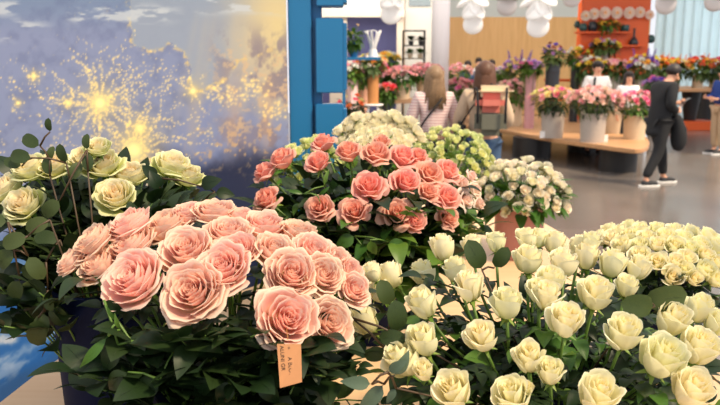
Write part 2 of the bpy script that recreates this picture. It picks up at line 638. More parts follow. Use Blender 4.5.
def paint(X, Y):
    sm = lambda a, b_, v: np.clip((v - a) / (b_ - a), 0, 1) ** 2 * (3 - 2 * np.clip((v - a) / (b_ - a), 0, 1))
    col_ = np.zeros(X.shape + (3,))

    def C3(*c):
        return np.array(c, float) / 255
    n1 = fbm(X / 40, Y / 40, 3)
    n2 = fbm(X / 12, Y / 12, 9)
    n3 = fbm(X / 5, Y / 5, 21)
    land = C3(154, 158, 184)
    col_[:] = land
    mixin = lambda m, c: col_ * (1 - m[..., None]) + np.array(c) * m[..., None]
    col_ = mixin(sm(40, 0, Y) * 0.5, C3(120, 142, 165))
    col_ = mixin(np.clip((n2 - .45) * 1.4, 0, .35), C3(112, 118, 150))
    # sea: paler, bounded by the coast line
    coast = [(128, -30), (130, 20), (132, 45), (150, 52), (162, 50), (170, 44), (184, 52), (190, 66), (189, 82), (191, 92), (205, 90), (222, 84), (240, 60), (300, 40), (300, -60), (128, -60)]
    cx = np.array([c[0] for c in coast], float)
    cy = np.array([c[1] for c in coast], float)
    Xw, Yw = X + (n3 - .5) * 9, Y + (n2 - .5) * 9
    inside = np.zeros(X.shape, bool)
    dist = np.full(X.shape, 1e9)
    for i in range(len(coast)):
        x0, y0, x1, y1 = cx[i], cy[i], cx[(i + 1) % len(coast)], cy[(i + 1) % len(coast)]
        cond = (y0 > Yw) != (y1 > Yw)
        xx = (x1 - x0) * (Yw - y0) / ((y1 - y0) + 1e-9) + x0
        inside ^= cond & (Xw < xx)
        dx, dy = x1 - x0, y1 - y0
        t = np.clip(((Xw - x0) * dx + (Yw - y0) * dy) / (dx * dx + dy * dy), 0, 1)
        dist = np.minimum(dist, np.hypot(Xw - x0 - t * dx, Yw - y0 - t * dy))
    col_ = mixin(inside * 0.85, C3(172, 176, 184))
    # second coast: lilac gulf lower right
    # golden sunset side, upper right
    d = sm(205, 280, X + (n1 - .5) * 50) * sm(190, 60, Y)
    col_ = mixin(d * .75, C3(226, 200, 166))
    g = sm(0, 16, X - (152 + (165 - Y) * 0.55)) * sm(98, 110, Y + (n2 - .5) * 18 - sm(215, 250, X) * 12)
    col_ = mixin(g * .85, C3(146, 154, 192))
    d2 = np.exp(-(((X - 278) / 34) ** 2 + ((Y - 30) / 62) ** 2))
    col_ = mixin(np.clip(d2, 0, 1) * .85, C3(254, 220, 150))
    # broken orange-brown clouds down the right side
    m = sm(.46, .62, fbm(X / 16, Y / 22, 13)) * sm(200, 235, X) * sm(15, 50, Y) * sm(190, 150, Y)
    col_ = mixin(m * .8, C3(150, 132, 140))
    m = sm(.55, .72, n3) * sm(190, 240, X) * sm(30, 60, Y) * sm(200, 160, Y)
    col_ = mixin(m * .8, C3(240, 196, 150))
    # dark navy foot on the right
    m = sm(140, 172, Y + (n1 - .5) * 40) * sm(140, 185, X)
    col_ = mixin(m * .93, C3(42, 48, 74))
    m = sm(.58, .75, n3) * sm(120, 140, Y) * sm(185, 150, Y) * sm(170, 200, X)
    col_ = mixin(m * .8, C3(226, 180, 130))
    # sun shafts of the picture
    for (x0, s_, w_, am) in ((206, -.16, 5, .35), (214, -.16, 4, .3), (236, -.13, 6, .4), (252, -.1, 5, .35), (268, -.08, 6, .4), (196, -.2, 4, .25)):
        xx = X - (x0 + s_ * (Y - 20))
        col_ = mixin(np.exp(-(xx / w_) ** 2) * am * .5 * sm(0, 30, Y) * sm(150, 90, Y), C3(240, 206, 160))
    for (x0, s_, w_, am, cc_) in ((196, -.1, 7, .5, (196, 180, 168)), (216, -.1, 8, .5, (160, 164, 186)), (235, -.08, 7, .5, (220, 180, 150)), (252, -.05, 7, .45, (150, 152, 180)), (268, -.04, 6, .5, (226, 178, 140))):
        xx = X - (x0 + s_ * (Y - 100))
        col_ = mixin(np.exp(-(xx / w_) ** 2) * am * sm(60, 110, Y) * sm(175, 125, Y), C3(*cc_))
    # lights along the coast
    gl = np.exp(-(dist / 1.5) ** 2) * sm(.36, .6, n3) * sm(-10, 10, Y)
    col_ = mixin(np.clip(gl * 1.2, 0, 1) * .8, C3(250, 210, 140))
    # scattered town lights
    sp = .3 * sm(.76, .84, fbm(X / 2.2, Y / 2.2, 55, 3)) * sm(.42, .6, n1 * .5 + n2 * .5) * (~inside) * sm(190, 140, Y) * sm(250, 200, X)
    col_ = mixin(sp * .9, C3(252, 214, 140))
    # cities and their radiating roads
    rs = np.random.RandomState(5)
    dots = []
    n4 = fbm(X / 2.4, Y / 2.4, 88, 3)
    for (x0, y0, r0, nr, L_) in ((100, 103, 13, 30, 115), (134, 150, 18, 28, 100), (193, 91, 6, 7, 30), (34, 76, 4, 4, 14), (18, 103, 3, 3, 12), (68, 103, 4, 6, 26), (140, 128, 8, 9, 30)):
        dd = np.hypot(X - x0, Y - y0)
        col_ = mixin(np.exp(-(dd / r0) ** 1.3) * np.clip(.55 + n3, 0, 1), C3(255, 214, 130))
        col_ = mixin(np.exp(-(dd / (r0 * .5)) ** 2), np.array([1.2, 1.12, .72]))
        aa = np.arctan2(Y - y0, X - x0)
        for k in range(nr):
            th = 2 * PI * k / nr + rs.uniform(-.12, .12)
            ln, ww = L_ * rs.uniform(.4, 1), rs.uniform(-.5, .5)
            dd = r0 * .6
            while dd < ln:
                th += rs.uniform(-.05, .05) + ww * .02
                if rs.rand() < .85:
                    dots.append((x0 + dd * math.cos(th) + rs.uniform(-.7, .7), y0 + dd * math.sin(th) + rs.uniform(-.7, .7), rs.uniform(.5, 1.25) * (1.2 - .5 * dd / ln), rs.uniform(.5, 1)))
                dd += rs.uniform(1.2, 3.2)
    for k in range(260):
        x0, y0 = rs.uniform(-40, 190), rs.uniform(10, 190)
        for j in range(rs.randint(1, 5)):
            dots.append((x0 + rs.normal() * 3, y0 + rs.normal() * 2, rs.uniform(.5, 1.1), rs.uniform(.3, .9)))
    for (x0, y0, n_) in ((230, 96, 50), (255, 88, 50), (205, 130, 14), (270, 110, 40), (215, 92, 30)):
        for j in range(n_):
            dots.append((x0 + rs.normal() * 9, y0 + rs.normal() * 5, rs.uniform(.6, 1.6), rs.uniform(.4, .9)))
    for (x0, y0, rr_, br) in dots:
        ci = np.where(np.abs(X[X.shape[0] // 2] - x0) < rr_ * 3 + 3)[0]
        if len(ci) == 0:
            continue
        ri = np.where(np.abs(Y[:, ci[len(ci) // 2]] - y0) < rr_ * 3 + 2)[0]
        if len(ri) == 0:
            continue
        sl = (slice(ri[0], ri[-1] + 1), slice(ci[0], ci[-1] + 1))
        if inside[sl].mean() > .5 and x0 < 200:
            continue
        a__ = (np.exp(-(((X[sl] - x0) ** 2 + (Y[sl] - y0) ** 2) / rr_ ** 2)) * br)[..., None]
        col_[sl] = col_[sl] * (1 - a__) + np.array([1.22, 1.02, .62]) * a__
    # thin white clouds at the top
    m = sm(.5, .68, fbm(X / 30, Y / 8, 77)) * (np.exp(-((Y - 14) / 7) ** 2) * sm(60, 80, X) * sm(190, 150, X) + np.exp(-((Y - 6) / 6) ** 2) * sm(190, 205, X) + np.exp(-((Y - 8) / 6) ** 2) * sm(50, 0, X) + np.exp(-((Y - 30) / 8) ** 2) * sm(60, 20, X))
    col_ = mixin(np.clip(m * 1.6, 0, .8), C3(225, 222, 216))
    # vivid blue sea and sunlit clouds, lower left
    m = sm(215, 270, Y + (n1 - .5) * 30) * sm(190, 90, X)
    col_ = mixin(m, C3(46, 104, 168))
    u = (Y - 330) + (X - 20) * 0.62
    m2 = sm(235, 280, Y) * sm(190, 100, X)
    cl = fbm((X + Y * .2) / 26, u / 11, 31)
    col_ = mixin(m2 * sm(.5, .66, cl) * .8, C3(150, 170, 196))
    col_ = mixin(m2 * np.exp(-((u + (n2 - .5) * 20) / 7) ** 2) * .85, C3(236, 226, 216))
    col_ = mixin(m2 * np.exp(-((u - 24 + (n2 - .5) * 20) / 6) ** 2) * .5, C3(200, 206, 214))
    col_ = mixin(m2 * sm(30, 50, u + (n1 - .5) * 30) * .6, C3(60, 84, 116))
    return np.clip(col_, 0, 1.2)


mA, mB = Vector((-1.86, 2.32, 0)), Vector((-0.306, 3.0, 0))
nx, nz_ = 420, 520
U, V = np.meshgrid(np.linspace(0, 1, nx), np.linspace(0, 1, nz_))
gx = mA.x + (mB.x - mA.x) * U
gy = mA.y + (mB.y - mA.y) * U
gz = 0.12 + 2.5 * V
# picture coordinates of the print, laid out along its own width and height
rel = gz - EYE
dep = gy * math.cos(PITCH) - rel * math.sin(PITCH)
picX = 360 + FP * gx / dep
picY = 202.5 - FP * (gy * math.sin(PITCH) + rel * math.cos(PITCH)) / dep
colr = np.clip(paint(picX, picY) * np.array([.82, .87, .93]), 0, 1)
lin = np.where(colr <= 0.04045, colr / 12.92, ((colr + 0.055) / 1.055) ** 2.4)
me = bpy.data.meshes.new('print')
co = np.stack([gx, gy, gz], -1).reshape(-1, 3)
idx = np.arange(nx * nz_).reshape(nz_, nx)
q = np.stack([idx[:-1, :-1], idx[:-1, 1:], idx[1:, 1:], idx[1:, :-1]], -1).reshape(-1, 4)
me.from_pydata(co.tolist(), [], q.tolist())
ca = me.color_attributes.new('print', 'FLOAT_COLOR', 'POINT')
ca.data.foreach_set('color', np.concatenate([lin.reshape(-1, 3), np.ones((nx * nz_, 1))], 1).astype(np.float32).ravel())
pm = bpy.data.materials.new('satin_print')
pm.use_nodes = True
an = pm.node_tree.nodes.new('ShaderNodeAttribute')
an.attribute_name = 'print'
pm.node_tree.links.new(an.outputs['Color'], pm.node_tree.nodes['Principled BSDF'].inputs['Base Color'])
pm.node_tree.nodes['Principled BSDF'].inputs['Roughness'].default_value = 0.5
pm.node_tree.nodes['Principled BSDF'].inputs['Specular IOR Level'].default_value = 0.2
me.materials.append(pm)
mur = thing('printed_backdrop', 'large printed backdrop of city lights and clouds from above behind the bouquets', 'backdrop', ((mA.x + mB.x) / 2, (mA.y + mB.y) / 2, 0))
put('print', me, mur, loc=-mur.location)
ang = math.atan2(mB.y - mA.y, mB.x - mA.x)
nrm = Vector((-math.sin(ang), math.cos(ang), 0))
MB().box((-.012, 0, 0), ((mB - mA).length - .03, .03, 2.6), rz=ang).build('backing_board', M_WHITEW, mur, loc=nrm * .022 + Vector((0, 0, 1.32)))

# ---------------------------------------------------------------- blue slatted upright at the end of the backdrop
Dt = 3.02
tr = thing('blue_slotted_upright', 'tall teal blue wooden upright with stepped side blocks beside the printed backdrop', 'display stand', (at(300, 100, Dt).x, Dt, 0))


def pxbox(name, x0, x1, y0, y1, D, depth, mat, parent, bev=0.004):
    a_, b_ = at(x0, y1, D), at(x1, y0, D)
    o = MB().box(((a_.x + b_.x) / 2 - parent.location.x, D + depth / 2 - parent.location.y, (a_.z + b_.z) / 2), (b_.x - a_.x, depth, b_.z - a_.z), bev=bev).build(name, mat, parent)
    return o


a_ = at(287.5, 0, Dt)
b_ = at(311, 0, Dt)
MB().box(((a_.x + b_.x) / 2 - tr.location.x, .05, 1.2), (b_.x - a_.x, .1, 2.4), bev=.004).build('post', M_BLUEP, tr)
a_ = at(311, 0, Dt + .03)
b_ = at(321, 0, Dt + .03)
MB().box(((a_.x + b_.x) / 2 - tr.location.x, .07, 1.2), (b_.x - a_.x, .06, 2.4), bev=.004).build('rail', M_BLUEP, tr)
for y0, y1 in ((-60, 6), (18, 93), (104, 178), (190, 265)):
    pxbox('side_block', 316, 343, y0, y1, Dt - .02, .1, M_BLUEP, tr)
    pxbox('end_strip', 343.2, 346.5, y0 + 5, y1 - 3, Dt, .1, M_BLUEP, tr, bev=.002)

# ---------------------------------------------------------------- near table
TZ = 0.85
outline = smooth_loop([(-.80, .62), (-.85, 1.1), (-.83, 1.55), (-.79, 1.80), (-.66, 2.05), (-.45, 2.3), (-.27, 2.6), (-.17, 3.0), (-.1, 3.5), (.1, 3.85), (.5, 3.98), (.82, 3.8), (.95, 3.3), (.95, 2.5), (.95, 1.8), (.94, 1.1), (.86, .62), (.5, .52), (-.4, .52)], 6)
tb = thing('flower_display_table', 'long pale wooden table with rounded outline carrying the big rose bouquets', 'table', (.1, 2.1, 0))
o = MB().prism([(x - .1, y - 2.1) for x, y in outline], TZ - .045, TZ, .004).build('table_top', M_TABLE, tb)
for x, y in ((.3, -1.0), (.35, .2), (.35, 1.2)):
    MB().lathe([(.0, 0), (.26, 0), (.26, TZ - .05)], c=(x, y, 0), n=40).build('drum_leg', M_BLACK, tb, smooth=False)

# ---------------------------------------------------------------- flowers: meshes
def bez(P, s):
    a_ = 1 - s
    return [a_ ** 3 * P[0][k] + 3 * a_ * a_ * s * P[1][k] + 3 * a_ * s * s * P[2][k] + s ** 3 * P[3][k] for k in (0, 1)]


def lerp(tab, f):
    for i in range(len(tab) - 1):
        if f <= tab[i + 1][0]:
            t = (f - tab[i][0]) / (tab[i + 1][0] - tab[i][0])
            return tab[i][1] + (tab[i + 1][1] - tab[i][1]) * t
    return tab[-1][1]


def bloom_mesh(name, mat, seed, N, nu, nv, Rt, Zt, Lt, At, point=0.5, ruffle=0.03, bulge=1.0):
    r = random.Random(seed)
    vs, fs, cs = [], [], []
    for i in range(N):
        f = i / (N - 1)
        phi = i * 2.39996 + r.uniform(-.4, .4)
        rr0 = lerp(Rt, f) * r.uniform(.90, 1.08)
        zz0 = lerp(Zt, f) * r.uniform(.96, 1.04)
        lip = lerp(Lt, f) * r.uniform(.6, 1.4)
        half = lerp(At, f) * r.uniform(.9, 1.1)
        ph1, ph2 = r.uniform(0, 6), r.uniform(0, 6)
        sgn = 1
        n0 = len(vs)
        pt_ = point * r.uniform(.5, 1.3)
        for iv in range(nv + 1):
            v = (iv / nv) ** 0.85
            for iu in range(nu + 1):
                u = -1 + 2 * iu / nu
                w_ = half * (.42 + .58 * min(1, v * 1.7) ** .7) * (1 - .16 * v ** 4)
                th = phi + u * w_
                s = v * (1 - .24 * abs(u) ** 2.8)
                L_ = lip * (1 + pt_ * 1.2 * abs(u) ** 1.6)
                P = ((.04, 0), (rr0 * bulge, zz0 * .02), (rr0 * (.98 + .1 * bulge * f), zz0 * .92 + L_ * .25), (rr0 + L_ * .85, zz0 - L_ * .55 * (1 + pt_ * abs(u) ** 2)))
                a_, z_ = bez(P, s)
                wob = ruffle * v * v * (math.sin(3.1 * u + ph1) + .6 * math.sin(7 * u + ph2)) * (.3 + f)
                a_ = a_ * (1 + .07 * u * sgn) + wob
                z_ = z_ + wob * .6 + (.03 * (1 - abs(u)) * pt_ * v if f > .3 else 0)
                a_ = max(a_, .01)
                vs.append((a_ * math.cos(th), a_ * math.sin(th), z_))
                cs.append((f, v, abs(u), 1))
        for iv in range(nv):
            for iu in range(nu):
                k = n0 + iv * (nu + 1) + iu
                fs.append((k, k + 1, k + nu + 2, k + nu + 1))
    me_ = mesh(name, vs, fs, mat)
    c_ = me_.color_attributes.new('pt', 'FLOAT_COLOR', 'POINT')
    c_.data.foreach_set('color', [x for c in cs for x in c])
    return me_


def open_rose(mat, seed, N=46, nu=8, nv=8):
    return bloom_mesh('bloom', mat, seed, N, nu, nv,
                      [(0, .04), (.15, .15), (.4, .38), (.7, .64), (1, .80)],
                      [(0, .82), (.2, .90), (.5, .90), (.75, .78), (1, .46)],
                      [(0, .01), (.3, .06), (.6, .13), (1, .25)],
                      [(0, 1.5), (.3, 1.0), (.7, .78), (1, .72)], point=.35, ruffle=.045, bulge=1.15)


def classic_rose(mat, seed, N=28, nu=8, nv=7):
    return bloom_mesh('bloom', mat, seed, N, nu, nv,
                      [(0, .05), (.2, .16), (.5, .36), (.8, .58), (1, .72)],
                      [(0, 1.02), (.3, 1.05), (.6, .96), (1, .66)],
                      [(0, .02), (.3, .07), (.6, .18), (1, .34)],
                      [(0, 1.5), (.3, 1.15), (.7, .8), (1, .72)], point=.9, ruffle=.025, bulge=1.05)


def bud_rose(mat, seed, N=20, nu=8, nv=7):
    return bloom_mesh('bloom', mat, seed, N, nu, nv,
                      [(0, .06), (.2, .18), (.5, .40), (.8, .60), (1, .72)],
                      [(0, 1.34), (.3, 1.40), (.65, 1.36), (.85, 1.22), (1, 1.02)],
                      [(0, .02), (.3, .06), (.6, .13), (1, .24)],
                      [(0, 1.5), (.3, 1.2), (.7, 1.0), (1, .95)], point=.6, ruffle=.035, bulge=1.25)


def small_rose(mat, seed, N=14):
    return bloom_mesh('bloom', mat, seed, N, 5, 4,
                      [(0, .12), (.4, .45), (1, .84)],
                      [(0, 1.25), (.5, 1.2), (1, .95)],
                      [(0, .03), (.5, .12), (1, .26)],
                      [(0, 1.5), (.5, 1.2), (1, 1.05)], point=.4, ruffle=.04, bulge=1.2)


def far_bloom(mat, seed):
    return bloom_mesh('bloom', mat, seed, 7, 4, 3,
                      [(0, .2), (.5, .5), (1, .9)], [(0, .9), (.5, .85), (1, .55)], [(0, .05), (1, .25)],
                      [(0, 1.5), (1, .9)], point=.4)


def sepals_mesh(r=1.0):
    vs, fs = [], []
    prof = [(.06, -.30), (.15, -.22), (.17, -.1), (.12, -.02), (.16, .04)]
    m_ = MB().lathe([(a_ * r, z) for a_, z in prof], n=8)
    for k in range(5):
        th = 2 * PI * k / 5
        n0 = []
        d = Vector((math.cos(th), math.sin(th), 0))
        t = Vector((-math.sin(th), math.cos(th), 0))
        row = []
        for j in range(6):
            s = j / 5
            p_ = d * (r * (.13 + .52 * s)) + Vector((0, 0, .02 - .05 * math.sin(s * PI) - .28 * s * s))
            w_ = .13 * r * (1 - s) ** .7
            row += [p_ - t * w_, p_ + Vector((0, 0, -.02)), p_ + t * w_]
        m_.add(row, [(3 * j + a_, 3 * j + a_ + 1, 3 * j + a_ + 4, 3 * j + a_ + 3) for j in range(5) for a_ in (0, 1)])
    return mesh('sepals', m_.v, m_.f, M_SEP)


def leaflet(base, d, up, length, width, shape='rose', curl=.25, fold=.25):
    d = d.normalized()
    s_ = d.cross(up).normalized()
    up = s_.cross(d).normalized()
    vs, fs = [], []
    nl, nw = 8, 4
    for i in range(nl + 1):
        t = i / nl
        if shape == 'round':
            w_ = width * math.sqrt(max(0, 1 - (2 * t - 1) ** 2)) ** .9
        elif shape == 'lance':
            w_ = width * (math.sin(PI * t ** .8)) ** 1.1
        else:
            w_ = width * (math.sin(PI * min(1, t) ** .75) ** .8) * (1 - .25 * t)
        c_ = base + d * (length * t) - up * (curl * length * t * t) + up * (.08 * length * math.sin(PI * t))
        for j in range(nw + 1):
            q_ = -1 + 2 * j / nw
            vs.append(c_ + s_ * (w_ * q_) + up * (abs(q_) * w_ * fold))
    for i in range(nl):
        for j in range(nw):
            k = i * (nw + 1) + j
            fs.append((k, k + 1, k + nw + 2, k + nw + 1))
    return vs, fs


def compound_leaf(mat, seed, n=5):
    """a rose leaf: a petiole with n leaflets, along +Y, about one unit long"""
    r = random.Random(seed)
    m_ = MB()
    m_.tube([(0, 0, 0), (0, .3, .03), (0, .62, 0)], [.018, .014, .01], n=5)
    Z = Vector((0, 0, 1))
    spots = [(.62, 0)] + [(.42, .95), (.42, -.95)] + ([(.2, 1.1), (.2, -1.1)] if n == 5 else [])
    for y, a_ in spots:
        d = Vector((math.sin(a_), math.cos(a_), r.uniform(-.25, .15)))
        v, f = leaflet(Vector((0, y, .02)), d, Z, .42 if a_ == 0 else .34, .15 if a_ == 0 else .12, 'rose', r.uniform(.1, .4))
        m_.add(v, f)
    return mesh('leaf', m_.v, m_.f, mat)


def single_leaf(mat, shape, w_, seed=1):
    r = random.Random(seed)
    v, f = leaflet(Vector((0, .06, 0)), Vector((0, 1, 0)), Vector((0, 0, 1)), .94, w_, shape, r.uniform(.02, .2), r.uniform(.05, .25))
    m_ = MB().add(v, f)
    m_.tube([(0, 0, 0), (0, .06, 0), (0, .5, .05), (0, .9, -.02)], [.012, .012, .008, .003], n=4)
    return mesh('leaf', m_.v, m_.f, mat)


B_PINK = [open_rose(M_PINK, 100 + k) for k in range(5)]
B_SALMON = [classic_rose(M_SALMON, 200 + k) for k in range(5)]
B_PEACH = [classic_rose(M_PEACH, 230 + k, N=20) for k in range(2)]
B_WHITE = [bud_rose(M_WHITE, 300 + k) for k in range(6)]
B_CREAMG = [open_rose(M_CREAMG, 400 + k, N=34) for k in range(4)]
B_CREAM = [small_rose(M_CREAM, 500 + k, 14) for k in range(4)]
B_WHITE_S = [bud_rose(M_WHITE, 520 + k, N=14, nu=6, nv=5) for k in range(3)]
B_LIME = [small_rose(M_LIME, 540 + k) for k in range(3)]
B_BLUSH = [small_rose(M_BLUSH, 560 + k) for k in range(4)]
SEP = sepals_mesh()
L_DARK = [compound_leaf(M_LEAF, 600 + k, 5 if k % 2 else 3) for k in range(4)]
L_FRESH = [compound_leaf(M_LEAF2, 620 + k, 5 if k % 2 else 3) for k in range(4)]
L_ROUND = [single_leaf(M_EUC, 'round', .30, 640 + k) for k in range(3)]
L_GREY = [single_leaf(M_EUCG, 'rose', .24, 650 + k) for k in range(3)]
L_OVAL = [single_leaf(M_LEAF, 'rose', .34, 660 + k) for k in range(3)]
L_OVALF = [single_leaf(M_LEAF2, 'rose', .34, 670 + k) for k in range(3)]
L_LANCE = [single_leaf(M_LEAF2, 'lance', .12, 680 + k) for k in range(2)]
Zv = Vector((0, 0, 1))


def zquat(axis, spin=0.0):
    return Zv.rotation_difference(Vector(axis).normalized()) @ Quaternion((0, 0, 1), spin)


def yquat(d, up=Zv, roll=0.0):
    d = Vector(d).normalized()
    x = d.cross(up)
    if x.length < 1e-4:
        x = Vector((1, 0, 0))
    x.normalize()
    z = x.cross(d).normalized()
    return Matrix((x, d, z)).transposed().to_quaternion() @ Quaternion((0, 1, 0), roll)


def curve_pts(p0, p1, dir1, n=7):
    """from the bucket up to the bloom, arriving along the bloom's own axis"""
    k = (p1 - p0).length
    c0 = p0 + Vector((0, 0, k * .45))
    c1 = p1 - dir1 * k * .35
    out = []
    for i in range(n):
        s = i / (n - 1)
        a_ = 1 - s
        out.append(p0 * a_ ** 3 + c0 * 3 * a_ * a_ * s + c1 * 3 * a_ * s * s + p1 * s ** 3)
    return out


def make_rose(name, pos, axis, dia, bloom, foot, label, cat='rose', group=None, leaves=3, leafset=None, leafsize=.11, stem_r=.0028, zs=1.0):
    base = foot
    t = thing(name, label, cat, base, 0, group)
    axis = Vector(axis).normalized()
    sc = dia / 2
    bp = pos - axis * (sc * .55 * zs)
    q_ = zquat(axis, R.uniform(0, 6.28))
    put('bloom', bloom, t, bp - base, q_, (sc, sc, sc * zs))
    put('sepals', SEP, t, bp - base, q_, sc)
    pts = curve_pts(base, bp - axis * sc * .1, axis)
    m_ = MB().tube([p_ - base for p_ in pts], [stem_r * 1.3] * 3 + [stem_r] * 4, n=5)
    m_.build('stem', M_STEM, t, smooth=True)
    leafset = leafset or L_DARK
    for k in range(leaves):
        s = 5.1 - k * .8 + R.uniform(-.3, .2)
        i = min(5, max(0, int(s)))
        p_ = pts[i].lerp(pts[i + 1], s - i)
        out = Vector((p_.x - foot.x, p_.y - foot.y, 0))
        if out.length < .02:
            out = Vector((R.uniform(-1, 1), R.uniform(-1, 1), 0))
        out.normalize()
        a_ = R.uniform(-1.3, 1.3)
        out = Vector((out.x * math.cos(a_) - out.y * math.sin(a_), out.x * math.sin(a_) + out.y * math.cos(a_), R.uniform(-.35, .35)))
        put('leaf', R.choice(leafset), t, p_ - base, yquat(out, roll=R.uniform(-.4, .4)), leafsize * R.uniform(.8, 1.2))
    return t


def bucket(name, label, x, y, h, r0, r1, mat, cat='bucket', rim=True, z=TZ, wall=.006):
    t = thing(name, label, cat, (x, y, z))
    prof = [(0.001, 0), (r0 - .004, 0), (r0, .004), (r1, h - .004), (r1 + (.006 if rim else 0), h - .002), (r1 + (.006 if rim else 0), h + .006), (r1 - wall, h + .006), (r0 - wall, .012), (.001, .012)]
    MB().lathe(prof, n=48, cap=False).build('body', mat, t, smooth=False)
    autosmooth(t.children[0] if t.children else C.objects[-1], 50)
    MB().lathe([(.001, h * .75), (r0 + (r1 - r0) * .75 - wall - .001, h * .75)], n=32, cap=False).build('water', pmat('vase_water', srgb(120, 130, 120), 0.08), t)
    return t


ORD = ['first', 'second', 'third', 'fourth', 'fifth', 'sixth', 'seventh', 'eighth', 'ninth', 'tenth', 'eleventh', 'twelfth', 'thirteenth']


def leafy_branch(name, foot, tip, label, leaves, n, size, group=None, cat='foliage', sag=0.05, matstem=None, spread=1.0, start=.35):
    foot, tip = Vector(foot), Vector(tip)
    t = thing(name, label, cat, foot, 0, group)
    mid = foot.lerp(tip, .5) + Vector((0, 0, sag + (tip - foot).length * .12))
    pts = []
    for i in range(9):
        s = i / 8
        pts.append(foot * (1 - s) ** 2 + mid * 2 * s * (1 - s) + tip * s * s)
    MB().tube([p_ - foot for p_ in pts], [.0028 - .0016 * i / 8 for i in range(9)], n=5).build('stem', matstem or M_STEM, t, smooth=True)
    for k in range(n):
        s = start + (1 - start) * (k + .5) / n
        i = min(7, int(s * 8))
        p_ = pts[i].lerp(pts[i + 1], s * 8 - i)
        tan = (pts[i + 1] - pts[i]).normalized()
        side = tan.cross(Vector((R.uniform(-.3, .3), R.uniform(-.3, .3), 1))).normalized() * (1 if k % 2 else -1)
        d = (tan * .6 + side * spread + Vector((0, 0, R.uniform(-.3, .3)))).normalized()
        if k == n - 1:
            d = tan
        put('leaf', R.choice(leaves), t, p_ - foot, yquat(d, roll=R.uniform(-.6, .6)), size * R.uniform(.75, 1.2))
    return t


def placed_leaves(name, foot, specs, D, label, leaves, matstem, group=None):
    """a spray whose leaves stand at (px, py, length px, angle of the tip in degrees, depth offset)"""
    foot = Vector(foot)
    t = thing(name, label, 'foliage', foot, 0, group)
    cols_ = [at(a_[0], a_[1], D + a_[4]) for a_ in specs]
    chain = [foot] + cols_
    m_ = MB()
    for i in range(len(chain) - 1):
        m_.tube([chain[i] - foot, chain[i].lerp(chain[i + 1], .5) + Vector((0, 0, .004)) - foot, chain[i + 1] - foot], [.0022, .0019, .0016], n=5)
    m_.build('stem', matstem, t, smooth=True)
    for (x, y, ln, an_, dz), p_ in zip(specs, cols_):
        a_ = math.radians(an_)
        d = Vector((math.cos(a_), 0, math.sin(a_))) + Vector((0, R.uniform(-.25, .25), 0))
        face = Vector((R.uniform(-.35, .35), -1, R.uniform(0, .5)))
        put('leaf', R.choice(leaves), t, p_ - foot, yquat(d, up=face), ln * pxm(D + dz) * 1.02)
    return t


# ---------------------------------------------------------------- bouquet of pale pink garden roses (nearest)
def dome(px, py, c, rad, dflt):
    """depth at which the ray meets the bouquet's dome"""
    o_ = Vector((0, 0, EYE))
    d = at(px, py, 1.0) - o_
    # ellipsoid
    s = Vector((1 / rad[0], 1 / rad[1], 1 / rad[2]))
    oc = Vector(((o_.x - c[0]) * s.x, (o_.y - c[1]) * s.y, (o_.z - c[2]) * s.z))
    dd = Vector((d.x * s.x, d.y * s.y, d.z * s.z))
    A_, B_, C_ = dd.dot(dd), 2 * oc.dot(dd), oc.dot(oc) - 1
    disc = B_ * B_ - 4 * A_ * C_
    if disc < 0:
        return None
    t_ = (-B_ - math.sqrt(disc)) / (2 * A_)
    return o_ + d * t_


def dome_or_edge(px, py, c, rad):
    p_ = dome(px, py, c, rad, None)
    if p_ is None:
        k = 1.0
        while p_ is None and k < 3:
            k *= 1.03
            p_ = dome(px, py, c, (rad[0] * k, rad[1] * k, rad[2] * k), None)
        if p_ is None:
            p_ = at(px, py, c[1])
    return p_


def bouquet(rows, c, rad, low, foot, blooms, name, noun, where, group, mpp=None, leaves=3, leafset=None, leafsize=.11, tilt=1.0, foot_r=.05, zs=1.0, share=False, bias=(0, 0, 0), dk=1.0):
    for rowname, row in rows:
        n_ = len(row)
        order = sorted(range(n_), key=lambda i: row[i][0])
        for i in range(n_):
            x, y, dpx = row[i][:3]
            p_ = dome_or_edge(x, y, c, rad)
            ax = Vector(((p_.x - c[0]) / rad[0] * tilt, (p_.y - c[1]) / rad[1] * tilt, max(.15, (p_.z - c[2] + low) / (rad[2] + low)))) + Vector(bias)
            ax.normalize()
            ax += Vector((R.uniform(-.12, .12), R.uniform(-.12, .12), 0))
            axial = (p_ - Vector((0, 0, EYE))).dot(FWD)
            dia = dpx * axial / FP * dk
            if share:
                lab = noun + ' ' + where
            else:
                k = order.index(i)
                side = (ORD[k] + ' from the left') if k < n_ / 2 else (('last' if n_ - 1 - k == 0 else ORD[n_ - 1 - k] + ' from the right'))
                side = side.replace(' from the left', ' from left').replace(' from the right', ' from right')
                if n_ - 1 - k == 0:
                    side = 'rightmost'
                elif k == 0:
                    side = 'leftmost'
                lab = '%s, %s in the %s row of %s' % (noun, side, rowname, where)
            a_ = math.atan2(p_.y - foot[1], p_.x - foot[0])
            fr = foot_r * R.uniform(.2, 1)
            ft = Vector((foot[0] + fr * math.cos(a_), foot[1] + fr * math.sin(a_), TZ + .02))
            make_rose(name, p_, ax, dia, R.choice(blooms), ft, lab, 'rose', group, leaves, leafset, leafsize, zs=zs)


